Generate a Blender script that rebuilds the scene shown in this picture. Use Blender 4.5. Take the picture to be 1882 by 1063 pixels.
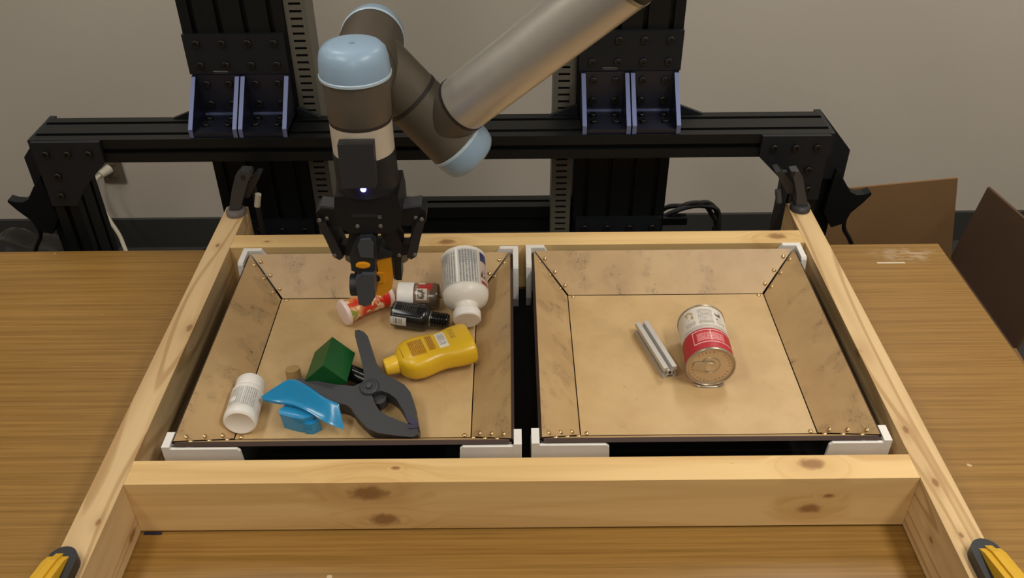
import bpy, bmesh, math, random
from mathutils import Vector, Matrix
random.seed(7)
for o in list(bpy.data.objects): bpy.data.objects.remove(o, do_unlink=True)
SC = bpy.context.scene
COL = SC.collection

# ------------------------------------------------------------------ camera
FPX = 1643.77
PITCH, YAW, ROLL = 0.6331, 0.0005, -0.0091
def cam_axes():
    cp, sp = math.cos(PITCH), math.sin(PITCH)
    Z = Matrix.Rotation(YAW, 3, 'Z')
    f = Z @ Vector((0, cp, -sp)); u = Z @ Vector((0, sp, cp)); r = Z @ Vector((1, 0, 0))
    r2 = r*math.cos(ROLL) + u*math.sin(ROLL); u2 = -r*math.sin(ROLL) + u*math.cos(ROLL)
    return r2, u2, f
_r, _u, _f = cam_axes()
cd = bpy.data.cameras.new('camera'); cam = bpy.data.objects.new('camera', cd); COL.objects.link(cam)
cd.sensor_width = 36.0; cd.lens = FPX/1882*36.0; cd.clip_start = 0.02; cd.clip_end = 50
cm = Matrix.Identity(4)
for i in range(3):
    cm[i][0] = _r[i]; cm[i][1] = _u[i]; cm[i][2] = -_f[i]
cm[0][3], cm[1][3], cm[2][3] = -0.0091, -0.7278, 0.9093
cam.matrix_world = cm
SC.camera = cam

# ------------------------------------------------------------------ world, lights, exposure
w = bpy.data.worlds.new('world'); SC.world = w; w.use_nodes = True
w.node_tree.nodes['Background'].inputs[0].default_value = (1.0, 0.97, 0.93, 1)
w.node_tree.nodes['Background'].inputs[1].default_value = 0.06
CEIL = 1.95
def area(name, x, y, sx, sy, power, col=(1.0, 0.965, 0.90)):
    l = bpy.data.lights.new(name, 'AREA'); l.shape = 'RECTANGLE'; l.size = sx; l.size_y = sy
    l.energy = power; l.color = col
    o = bpy.data.objects.new(name, l); COL.objects.link(o); o.location = (x, y, CEIL - 0.03)
    return o
area('ceiling_lamp_a', -0.95, -0.55, 0.30, 1.2, 13)
area('ceiling_lamp_b', 1.00, -0.55, 0.30, 1.2, 25)
area('ceiling_lamp_c', 0.10, -2.3, 0.30, 1.2, 18)
area('wall_fill_d', -0.85, 1.35, 0.30, 0.8, 10)  # unseen lamp, added to brighten the left of the back wall
area('wall_fill_e', 1.00, 1.35, 0.30, 0.8, 15)  # its added counterpart, brightening the right of the back wall
area('ceiling_lamp_f', 2.50, 0.20, 0.30, 1.2, 12)
area('ceiling_lamp_g', -2.20, 0.10, 0.30, 1.2, 9)
vs = SC.view_settings
vs.view_transform = 'Standard'; vs.look = 'None'; vs.gamma = 1.0; vs.use_curve_mapping = False
vs.exposure = 0.0

# ------------------------------------------------------------------ object helpers
WM = {}
def link(name, data, M, parent=None, mats=()):
    o = bpy.data.objects.new(name, data); COL.objects.link(o)
    WM[o.name] = M.copy()
    if parent is not None:
        o.parent = parent; o.matrix_basis = WM[parent.name].inverted() @ M
    else:
        o.matrix_basis = M
    if data is not None:
        for m in mats:
            data.materials.append(m)
    return o
def T(x, y, z): return Matrix.Translation((x, y, z))
def tag(o, label=None, cat=None, group=None, kind=None):
    if label: o['label'] = label
    if cat: o['category'] = cat
    if group: o['group'] = group
    if kind: o['kind'] = kind
    return o
def thing(name, label, cat, M, group=None):
    if not isinstance(M, Matrix): M = T(*M)
    return tag(link(name, None, M), label, cat, group)
def put(name, bm, mat, parent=None, M=None, local=False, smooth=False):
    """bm holds world coordinates unless local=True (then in the frame of M)."""
    if M is None:
        if parent is not None: M = WM[parent.name]
        else:
            xs = [v.co for v in bm.verts]
            M = T((min(c.x for c in xs)+max(c.x for c in xs))/2, (min(c.y for c in xs)+max(c.y for c in xs))/2, min(c.z for c in xs))
    if not local:
        bmesh.ops.transform(bm, matrix=M.inverted(), verts=bm.verts)
    bmesh.ops.recalc_face_normals(bm, faces=bm.faces)
    me = bpy.data.meshes.new(name)
    if smooth:
        for f in bm.faces: f.smooth = True
        for e in bm.edges:
            if len(e.link_faces) == 2 and e.calc_face_angle(0) > 0.6: e.smooth = False
    bm.to_mesh(me); bm.free()
    mats = mat if isinstance(mat, (list, tuple)) else [mat]
    return link(name, me, M, parent, mats)
def share(src, name, M, parent=None):
    o = bpy.data.objects.new(name, src.data); COL.objects.link(o); WM[o.name] = M.copy()
    if parent is not None:
        o.parent = parent; o.matrix_basis = WM[parent.name].inverted() @ M
    else: o.matrix_basis = M
    return o
def B(): return bmesh.new()
def bevel(bm, off, seg=2, ang=0.5):
    es = [e for e in bm.edges if len(e.link_faces) == 2 and e.calc_face_angle(0) > ang]
    if es: bmesh.ops.bevel(bm, geom=es, offset=off, segments=seg, profile=0.5, affect='EDGES', clamp_overlap=True)
    return bm
def abox(bm, x0, x1, y0, y1, z0, z1):
    vs_ = [bm.verts.new((x, y, z)) for z in (z0, z1) for x, y in ((x0, y0), (x1, y0), (x1, y1), (x0, y1))]
    a = vs_
    for f in ((0, 3, 2, 1), (4, 5, 6, 7), (0, 1, 5, 4), (1, 2, 6, 5), (2, 3, 7, 6), (3, 0, 4, 7)):
        bm.faces.new([a[i] for i in f])
    return bm
def box(x0, x1, y0, y1, z0, z1, bev=0, seg=2):
    bm = abox(B(), x0, x1, y0, y1, z0, z1)
    if bev: bevel(bm, bev, seg)
    return bm
def hexa(bm, bot, top):
    b = [bm.verts.new(p) for p in bot]; t = [bm.verts.new(p) for p in top]; n = len(b)
    bm.faces.new(b[::-1]); bm.faces.new(t)
    for i in range(n): bm.faces.new((b[i], b[(i+1) % n], t[(i+1) % n], t[i]))
    return bm
def prism(bm, poly, h0, h1, fn):
    """fn maps (u, v, h) to 3D."""
    return hexa(bm, [fn(u, v, h0) for u, v in poly], [fn(u, v, h1) for u, v in poly])
XZ = lambda u, v, h: (u, h, v)
XY = lambda u, v, h: (u, v, h)
YZ = lambda u, v, h: (h, u, v)
def lathe(bm, prof, seg=32, sx=1.0, sy=1.0, cap0=True, cap1=True, M=None):
    rings = []
    for r, z in prof:
        ring = []
        for i in range(seg):
            a = 2*math.pi*i/seg
            p = Vector((r*math.cos(a)*sx, r*math.sin(a)*sy, z))
            if M is not None: p = M @ p
            ring.append(bm.verts.new(p))
        rings.append(ring)
    for a, b in zip(rings, rings[1:]):
        for i in range(seg):
            bm.faces.new((a[i], a[(i+1) % seg], b[(i+1) % seg], b[i]))
    if cap0: bm.faces.new(rings[0][::-1])
    if cap1: bm.faces.new(rings[-1])
    return bm
def frame_z(p, d, up=(0, 0, 1)):
    """matrix at p whose local Z runs along d."""
    d = Vector(d).normalized(); up = Vector(up)
    if abs(d.dot(up)) > 0.98: up = Vector((0, 1, 0))
    x = up.cross(d).normalized(); y = d.cross(x)
    M = Matrix.Identity(4)
    for i in range(3):
        M[i][0] = x[i]; M[i][1] = y[i]; M[i][2] = d[i]; M[i][3] = p[i]
    return M
def rod(bm, a, b, r, seg=24, r2=None):
    a = Vector(a); b = Vector(b); L = (b-a).length
    return lathe(bm, [(r, 0), (r2 if r2 else r, L)], seg, M=frame_z(a, b-a))
def sweep(bm, pts, r, seg=8, sub=6):
    P = [Vector(p) for p in pts]; out = []
    for i in range(len(P)-1):
        p0 = P[max(i-1, 0)]; p1 = P[i]; p2 = P[i+1]; p3 = P[min(i+2, len(P)-1)]
        for k in range(sub):
            t = k/sub
            out.append(0.5*((2*p1)+(p2-p0)*t+(2*p0-5*p1+4*p2-p3)*t*t+(3*p1-p0-3*p2+p3)*t**3))
    out.append(P[-1]); rings = []
    up = Vector((0.13, 0.27, 1)).normalized()
    for i, p in enumerate(out):
        d = (out[min(i+1, len(out)-1)]-out[max(i-1, 0)]).normalized()
        x = up.cross(d)
        if x.length < 1e-3: x = Vector((1, 0, 0))
        x.normalize(); y = d.cross(x)
        rings.append([bm.verts.new(p+r*(math.cos(2*math.pi*k/seg)*x+math.sin(2*math.pi*k/seg)*y)) for k in range(seg)])
    for a, b in zip(rings, rings[1:]):
        for i in range(seg): bm.faces.new((a[i], a[(i+1) % seg], b[(i+1) % seg], b[i]))
    bm.faces.new(rings[0][::-1]); bm.faces.new(rings[-1])
    return bm

# ------------------------------------------------------------------ material helpers
def lin(c):
    return tuple(((v/255)/12.92 if v/255 <= 0.04045 else ((v/255+0.055)/1.055)**2.4) for v in c)
class H:
    def __init__(s, name):
        s.m = bpy.data.materials.new(name); s.m.use_nodes = True
        s.t = s.m.node_tree; s.b = s.t.nodes['Principled BSDF']
    def n(s, t): return s.t.nodes.new(t)
    def set(s, sock, v):
        if isinstance(v, bpy.types.NodeSocket): s.t.links.new(v, sock)
        elif hasattr(sock.default_value, '__len__'):
            v = tuple(v)
            sock.default_value = v if len(v) == len(sock.default_value) else v + (1.0,)
        else: sock.default_value = v
    def math(s, op, a, b=0.0, c=0.0, clamp=False):
        n = s.n('ShaderNodeMath'); n.operation = op; n.use_clamp = clamp
        s.set(n.inputs[0], a); s.set(n.inputs[1], b); s.set(n.inputs[2], c); return n.outputs[0]
    def obj(s): return s.n('ShaderNodeTexCoord').outputs['Object']
    def sep(s, v):
        n = s.n('ShaderNodeSeparateXYZ'); s.set(n.inputs[0], v); return n.outputs
    def comb(s, x, y, z):
        n = s.n('ShaderNodeCombineXYZ')
        for i, v in enumerate((x, y, z)): s.set(n.inputs[i], v)
        return n.outputs[0]
    def vmul(s, v, k):
        n = s.n('ShaderNodeVectorMath'); n.operation = 'MULTIPLY'; s.set(n.inputs[0], v); s.set(n.inputs[1], k); return n.outputs[0]
    def vsub(s, v, k):
        n = s.n('ShaderNodeVectorMath'); n.operation = 'SUBTRACT'; s.set(n.inputs[0], v); s.set(n.inputs[1], k); return n.outputs[0]
    def vlen(s, v):
        n = s.n('ShaderNodeVectorMath'); n.operation = 'LENGTH'; s.set(n.inputs[0], v); return n.outputs['Value']
    def noise(s, v, scale=1.0, det=3.0, rough=0.5, dist=0.0):
        n = s.n('ShaderNodeTexNoise'); s.set(n.inputs['Vector'], v); n.inputs['Scale'].default_value = scale
        n.inputs['Detail'].default_value = det; n.inputs['Roughness'].default_value = rough; n.inputs['Distortion'].default_value = dist
        return n.outputs[0]
    def ramp(s, f, a, b):
        n = s.n('ShaderNodeMapRange'); n.interpolation_type = 'SMOOTHSTEP'; s.set(n.inputs[0], f); n.inputs[1].default_value = a; n.inputs[2].default_value = b
        return n.outputs[0]
    def mix(s, f, a, b):
        n = s.n('ShaderNodeMix'); n.data_type = 'RGBA'; s.set(n.inputs[0], f); s.set(n.inputs[6], a); s.set(n.inputs[7], b); return n.outputs[2]
    def out(s, col, rough=0.5, metal=0.0, spec=0.5, bump=None, bs=0.2, bd=0.001):
        s.set(s.b.inputs['Base Color'], col); s.set(s.b.inputs['Roughness'], rough)
        s.b.inputs['Metallic'].default_value = metal; s.b.inputs['Specular IOR Level'].default_value = spec
        if bump is not None:
            n = s.n('ShaderNodeBump'); n.inputs['Strength'].default_value = bs; n.inputs['Distance'].default_value = bd
            s.set(n.inputs['Height'], bump); s.t.links.new(n.outputs[0], s.b.inputs['Normal'])
        return s.m
    def bandmask(s, v, c, hw):
        return s.math('LESS_THAN', s.math('ABSOLUTE', s.math('SUBTRACT', v, c)), hw)
    def boxmask(s, u, v, u0, u1, v0, v1):
        return s.math('MULTIPLY', s.bandmask(u, (u0+u1)/2, (u1-u0)/2), s.bandmask(v, (v0+v1)/2, (v1-v0)/2))
def plain(name, rgb, rough=0.5, metal=0.0, spec=0.5, var=0.06, vs_=60.0, coat=0.0):
    h = H(name); c = lin(rgb)
    nz = h.noise(h.obj(), vs_, 4.0)
    a = tuple(max(0, v*(1-var)) for v in c); b = tuple(min(1, v*(1+var)) for v in c)
    col = h.mix(nz, a, b)
    if coat: h.b.inputs['Coat Weight'].default_value = coat
    return h.out(col, rough, metal, spec)

def pine(name, axis, base=(222, 186, 128), dark=(188, 146, 88), knots=(), seed=0.0, ringy=0.5):
    """axis 'x' or 'y' = direction of the grain; knots: (x, y, z, r) in object space."""
    h = H(name); p = h.obj()
    bend = None
    kcol = None
    for (kx, ky, kz, kr) in knots:
        d = h.vsub(p, (kx, ky, kz))
        k = (0.55, 1, 1) if axis == 'x' else (1, 0.55, 1)
        L = h.vlen(h.vmul(d, k))
        wob = h.math('MULTIPLY', h.noise(p, 120.0, 2.0), kr*0.8)
        L2 = h.math('ADD', L, wob)
        core = h.math('SUBTRACT', 1.0, h.ramp(L2, kr*0.9, kr*1.7))
        halo = h.math('SUBTRACT', 1.0, h.ramp(L, kr*0.8, kr*4.5))
        kcol = core if kcol is None else h.math('MAXIMUM', kcol, core)
        bend = halo if bend is None else h.math('MAXIMUM', bend, halo)
    sc = (1.3, 30, 30) if axis == 'x' else (30, 2.4, 30)
    q = h.vmul(p, sc)
    if bend is not None and axis == 'x':
        q = h.vsub(q, h.comb(0, h.math('MULTIPLY', bend, 0.8), h.math('MULTIPLY', bend, -0.8)) if axis == 'x' else h.comb(h.math('MULTIPLY', bend, 0.8), 0, h.math('MULTIPLY', bend, -0.8)))
    q = h.vsub(q, (seed, seed*1.7, seed*0.6))
    n1 = h.noise(q, 1.0, 3.0, 0.5, 0.3)
    rings = h.math('SINE', h.math('MULTIPLY', h.noise(q, 0.55, 1.0, 0.4, 0.2), 46.0))
    lines = h.ramp(rings, 0.55, 1.0)
    fine = h.noise(h.vmul(p, (8, 420, 420) if axis == 'x' else (420, 8, 420)), 1.0, 2.0)
    f = h.math('ADD', h.math('MULTIPLY', h.ramp(n1, 0.35, 0.75), 0.55), h.math('MULTIPLY', lines, (0.34 if axis == 'x' else 0.62)*ringy))
    f = h.math('ADD', f, h.math('MULTIPLY', fine, 0.14), clamp=True)
    if bend is not None: f = h.math('ADD', f, h.math('MULTIPLY', bend, 0.35), clamp=True)
    col = h.mix(f, lin(base), lin(dark))
    if kcol is not None: col = h.mix(h.math('MULTIPLY', kcol, 0.8), col, lin((132, 88, 48)))
    specks = h.ramp(h.noise(h.vmul(p, (40, 90, 90) if axis == 'x' else (90, 40, 90)), 1.0, 1.0), 0.77, 0.83)
    col = h.mix(h.math('MULTIPLY', specks, 0.3), col, lin((132, 92, 56)))
    return h.out(col, 0.55, 0, 0.35, bump=fine, bs=0.12, bd=0.0006)

def board(name, rgb, scuff=0.0, axis='x'):
    """smooth brown hardboard with scuffs."""
    h = H(name); p = h.obj()
    c = lin(rgb)
    cl = h.noise(p, 14.0, 4.0, 0.55)
    col = h.mix(h.ramp(cl, 0.3, 0.75), tuple(v*1.05 for v in c), tuple(v*k for v, k in zip(c, (0.90, 0.86, 0.82))))
    if scuff:
        q = h.vmul(p, (120, 26, 60) if axis == 'x' else (26, 120, 60))
        wq = h.n('ShaderNodeVectorMath'); wq.operation = 'ADD'
        h.set(wq.inputs[0], q); h.set(wq.inputs[1], h.vmul(h.comb(h.noise(p, 22.0, 2.0), h.noise(p, 17.0, 2.0), 0), (9, 9, 0)))
        nz = h.noise(wq.outputs[0], 1.0, 2.0, 0.5)
        ln = h.math('SUBTRACT', 1.0, h.ramp(h.math('ABSOLUTE', h.math('SUBTRACT', nz, 0.5)), 0.0, 0.022))
        patch = h.ramp(h.noise(p, 22.0, 2.0), 0.50, 0.66)
        col = h.mix(h.math('MULTIPLY', h.math('MULTIPLY', ln, patch), scuff), col, lin((92, 72, 50)))
        col = h.mix(h.math('MULTIPLY', patch, scuff*0.28), col, lin((120, 98, 70)))
    sp = h.ramp(h.noise(p, 95.0, 1.0), 0.78, 0.84)
    col = h.mix(h.math('MULTIPLY', sp, 0.4), col, lin((120, 92, 60)))
    return h.out(col, 0.42, 0, 0.4)

MAT = {}
M_ = MAT
M_['burnt'] = plain('burnt_board_edge', (62, 40, 28), 0.6)
M_['rivet'] = plain('brass_rivet', (214, 186, 140), 0.25, 1.0)
M_['white_print'] = plain('white_printed_plastic', (228, 222, 212), 0.5)
M_['mat_black'] = plain('black_rubber', (17, 16, 18), 0.7)
M_['anod'] = plain('black_anodised', (12, 14, 15), 0.5, 0.0, 0.28)
M_['anod_plate'] = plain('dark_blue_black_plate', (17, 21, 26), 0.55, 0.0, 0.35)
M_['anod_edge'] = plain('milled_edge_sheen', (98, 107, 144), 0.4, 0.3)  # lavender tone paints the ceiling's reflection onto the milled bracket edges
M_['anod_blue'] = plain('dark_navy_casting', (18, 21, 34), 0.38, 0.0, 0.5)
M_['bolt'] = plain('black_bolt', (11, 11, 12), 0.4)
M_['duct'] = plain('grey_duct_plastic', (92, 88, 78), 0.6)
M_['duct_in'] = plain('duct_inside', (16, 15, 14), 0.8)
M_['ur_body'] = plain('matte_warm_aluminium', (102, 92, 79), 0.5, 0.4)
M_['ur_tube'] = plain('satin_aluminium_tube', (204, 198, 188), 0.36, 0.6)
M_['ur_band'] = plain('pale_flange_band', (205, 192, 172), 0.45, 0.3)
M_['ur_cap'] = plain('pale_blue_cap', (146, 170, 190), 0.35)
M_['ur_caprim'] = plain('paler_blue_rim', (186, 204, 216), 0.35)
M_['ur_ring'] = plain('dark_brown_seal', (44, 34, 27), 0.6)
M_['grip'] = plain('gripper_black', (19, 18, 18), 0.42)
M_['grip2'] = plain('gripper_charcoal', (34, 32, 33), 0.5)
M_['steel'] = plain('grey_steel', (150, 148, 144), 0.35, 0.9)
M_['steel_dk'] = plain('grey_plate', (92, 92, 96), 0.45, 0.4)
M_['blackgloss'] = plain('glossy_black', (13, 13, 14), 0.16)
M_['clamp'] = plain('charcoal_nylon', (52, 52, 54), 0.5, var=0.1, vs_=300)
M_['clamp_pad'] = plain('dark_purple_pad', (50, 44, 70), 0.5)
M_['greypad'] = plain('grey_rubber_pad', (112, 104, 98), 0.7)
M_['yellow'] = plain('clamp_yellow', (214, 166, 40), 0.4)
M_['blue'] = plain('bright_blue_plastic', (36, 136, 186), 0.22, coat=0.3)
M_['green'] = plain('dark_green_plastic', (20, 84, 36), 0.4)
M_['cork'] = plain('beige_cork', (168, 136, 84), 0.7)
M_['white'] = plain('white_plastic', (232, 224, 212), 0.32)
M_['white_cap'] = plain('white_cap_plastic', (236, 230, 222), 0.4)
M_['yel_cap'] = plain('yellow_cap', (236, 190, 52), 0.3)
M_['cable_w'] = plain('white_cable', (196, 188, 168), 0.5)
M_['cable_k'] = plain('black_cable', (15, 15, 15), 0.5)
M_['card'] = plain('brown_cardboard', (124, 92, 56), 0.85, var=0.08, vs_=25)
M_['card_dark'] = plain('darker_cardboard', (84, 60, 40), 0.9, var=0.08, vs_=25)  # same cardboard in a darker tone for walls, bottom and right flap
M_['alu'] = plain('bare_aluminium', (196, 191, 184), 0.42, 0.5)
M_['tin'] = plain('tin_metal', (190, 178, 158), 0.34, 0.85)
M_['tin_lid'] = plain('tin_lid_lacquer', (206, 184, 150), 0.42, 0.5)
M_['bag'] = plain('black_plastic_film', (20, 20, 21), 0.3)
M_['wallplate'] = plain('brown_wall_plate', (104, 92, 76), 0.5)
h = H('led_blue'); h.b.inputs['Emission Color'].default_value = (0.25, 0.22, 1.0, 1); h.b.inputs['Emission Strength'].default_value = 14.0
M_['led'] = h.out(lin((150, 150, 255)), 0.4)

def wall_mat():
    h = H('taupe_wall_paint'); p = h.obj(); c = lin((205, 196, 182))
    col = h.mix(h.noise(p, 3.0, 3.0), tuple(v*0.97 for v in c), tuple(v*1.03 for v in c))
    return h.out(col, 0.8, 0, 0.25, bump=h.noise(p, 420.0, 3.0), bs=0.1, bd=0.001)
def table_mat():
    h = H('oak_laminate'); p = h.obj()
    s1 = h.noise(h.vmul(p, (2.2, 150, 1)), 1.0, 4.0, 0.6)
    s2 = h.noise(h.vmul(p, (7.0, 520, 1)), 1.0, 3.0, 0.6)
    s3 = h.noise(h.vmul(p, (0.9, 9, 1)), 1.0, 3.0, 0.5, 0.4)
    f = h.math('ADD', h.math('MULTIPLY', h.ramp(s1, 0.34, 0.68), 0.5), h.math('MULTIPLY', h.ramp(s2, 0.35, 0.7), 0.3))
    f = h.math('ADD', f, h.math('MULTIPLY', s3, 0.25), clamp=True)
    col = h.mix(f, lin((160, 121, 60)), lin((120, 85, 33)))
    # worn patch of tape residue near the far right corner
    d = h.vsub(p, TAPE)
    L = h.vlen(h.vmul(d, (1.0, 2.6, 0)))
    pt = h.math('MULTIPLY', h.math('SUBTRACT', 1.0, h.ramp(L, 0.01, 0.085)), h.ramp(h.noise(h.vmul(p, (40, 110, 1)), 1.0, 3.0), 0.42, 0.62))
    col = h.mix(h.math('MULTIPLY', pt, 0.55), col, lin((196, 176, 150)))
    fl = h.ramp(h.noise(p, 60.0, 0.5), 0.815, 0.84)
    col = h.mix(h.math('MULTIPLY', fl, 0.5), col, lin((226, 206, 170)))
    return h.out(col, 0.38, 0, 0.4, bump=s2, bs=0.05, bd=0.0005)
def floor_mat():
    h = H('dark_carpet'); p = h.obj()
    col = h.mix(h.noise(p, 300.0, 3.0), lin((52, 50, 48)), lin((74, 71, 67)))
    return h.out(col, 0.95, 0, 0.1)

# ------------------------------------------------------------------ room
FZ = -0.75; WY = 1.80
M_['wall'] = wall_mat()
M_['ceil'] = plain('ceiling_white', (214, 208, 198), 0.9)
M_['base'] = plain('dark_grey_baseboard', (58, 57, 54), 0.6)
M_['floor'] = floor_mat()
tag(put('wall_back', box(-3.2, 3.2, WY, WY+0.1, FZ, CEIL), M_['wall']), kind='structure')
tag(put('wall_left', box(-3.3, -3.2, -3.5, WY, FZ, CEIL), M_['wall']), kind='structure')
tag(put('wall_right', box(3.2, 3.3, -3.5, WY, FZ, CEIL), M_['wall']), kind='structure')
tag(put('wall_front', box(-3.2, 3.2, -3.6, -3.5, FZ, CEIL), M_['wall']), kind='structure')
tag(put('floor', box(-3.3, 3.3, -3.6, WY+0.1, FZ-0.1, FZ), M_['floor']), kind='structure')
tag(put('ceiling', box(-3.3, 3.3, -3.6, WY+0.1, CEIL, CEIL+0.1), M_['ceil']), kind='structure')
tag(put('baseboard_back', box(-3.2, 3.2, WY-0.012, WY, FZ, FZ+0.11, 0.003), M_['base']), kind='structure')

# wall outlet with plug, left of the gantry
t = thing('wall_outlet', 'brown wall outlet plate under the left end of the black gantry', 'outlet', (-1.275, WY-0.001, -0.50))
put('cover_plate', box(-1.312, -1.244, WY-0.008, WY-0.0005, -0.505, -0.39, 0.003), M_['wallplate'], t)
for zz in (-0.425, -0.468):
    put('socket', box(-1.294, -1.262, WY-0.0105, WY-0.006, zz-0.014, zz+0.014, 0.004), M_['wallplate'], t)
t = thing('power_cable', 'white power cable running from the wall outlet down behind the table', 'cable', (-1.284, 1.77, -0.60))
put('plug', bevel(rod(B(), (-1.284, WY-0.010, -0.452), (-1.300, 1.755, -0.455), 0.016, 14, 0.011), 0.002), M_['cable_w'], t, smooth=True)
put('cord', sweep(B(), [(-1.299, 1.757, -0.455), (-1.313, 1.74, -0.469), (-1.309, 1.72, -0.519), (-1.278, 1.68, -0.569), (-1.23, 1.62, -0.592), (-1.189, 1.55, -0.602), (-1.149, 1.5, -0.735), (-1.0390000000000001, 1.42, -0.743), (-0.789, 1.3, -0.743)], 0.0062, 10, 8), M_['cable_w'], t, smooth=True)

# ------------------------------------------------------------------ table
TX0, TX1, TY0, TY1 = -1.05, 0.7725, -0.19, 0.640
TAPE = (0.70 - (TX0+TX1)/2, 0.605 - (TY0+TY1)/2, 0.03)
M_['table'] = table_mat()
tb = thing('table', 'oak laminate work table carrying the wooden frame', 'table', T((TX0+TX1)/2, (TY0+TY1)/2, FZ))
bmt = box(TX0, TX1, TY0, TY1, -0.03, 0.0, 0.0015)
put('table_top', bmt, M_['table'], tb, M=T((TX0+TX1)/2, (TY0+TY1)/2, -0.03))
for x in (TX0+0.06, TX1-0.06):
    for y in (TY0+0.06, TY1-0.06):
        put('leg', box(x-0.025, x+0.025, y-0.025, y+0.025, FZ, -0.03, 0.003), M_['anod'], tb)

# black sheet under the trays
tag(put('rubber_mat', box(-0.474, 0.474, 0.042, 0.508, 0.0005, 0.003), M_['mat_black']), 'black sheet lying on the table under both trays', 'mat')
tag(put('shadow_strip', box(-0.474, -0.452, -0.004, 0.0005-0.0008, 0.0004, 0.0012), plain('dark_blue_shade', (34, 36, 62), 0.5)), 'dark blue strip painted as shadow at the frame corner near the front cross board', 'tape')  # flat dark strip standing in for the bluish shadow in the frame corner

tag(put('clear_tape', box(0.640, 0.690, 0.5775, 0.5815, 0.0002, 0.0006), plain('milky_tape', (214, 198, 170), 0.25)), 'thin strip of pale tape stuck near the far right table corner', 'tape')

# ------------------------------------------------------------------ wooden frame of four boards
W2, D, BT, BH = 0.478, 0.513, 0.038, 0.089
fr = thing('wooden_frame', 'pale pine board frame surrounding the two brown trays', 'frame', (0, 0.22, 0))
def plank(x0, x1, y0, y1, axis, knots, seed, base, dark, ringy, name):
    M = T((x0+x1)/2, (y0+y1)/2, 0)
    kn = [(k[0]-(x0+x1)/2, k[1]-(y0+y1)/2, k[2], k[3]) for k in knots]
    m = pine('pine_'+name+str(seed), axis, base, dark, kn, seed, ringy)
    return put(name, box(x0, x1, y0, y1, 0.0035, BH, 0.0045, 3), m, fr, M=M, smooth=True)
plank(-W2+0.0003, W2-0.0003, 0, BT, 'x', [(-0.185, 0, 0.070, 0.013), (-0.171, 0, 0.021, 0.011), (-0.153, 0.023, BH, 0.003), (0.354, 0.024, BH, 0.009), (0.355, 0, 0.035, 0.008), (0.374, 0, 0.058, 0.004)], 1.0, (228, 192, 132), (193, 149, 88), 0.5, 'cross_board')
plank(-W2+0.0003, W2-0.0003, D, D+BT, 'x', [(-0.118, D+0.012, BH, 0.008), (0.435, D+0.02, BH, 0.009), (-0.42, D+0.018, BH, 0.0025)], 4.0, (228, 194, 134), (198, 154, 94), 0.45, 'cross_board')
plank(-W2-BT, -W2, -0.175, 0.645, 'y', [(-0.484, 0.30, BH, 0.005), (-0.487, -0.056, BH, 0.003), (-W2, -0.02, 0.02, 0.006), (-0.5, 0.52, BH, 0.003)], 9.0, (212, 180, 132), (176, 140, 92), 1.1, 'side_board')
plank(W2, W2+BT, -0.175, 0.640, 'y', [(0.493, -0.008, BH, 0.004), (0.481, 0.235, BH-0.006, 0.006), (0.489, 0.08, BH, 0.004), (0.492, -0.085, BH, 0.0025), (W2, -0.06, 0.05, 0.003)], 14.0, (216, 184, 134), (178, 142, 94), 1.2, 'side_board')

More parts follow.
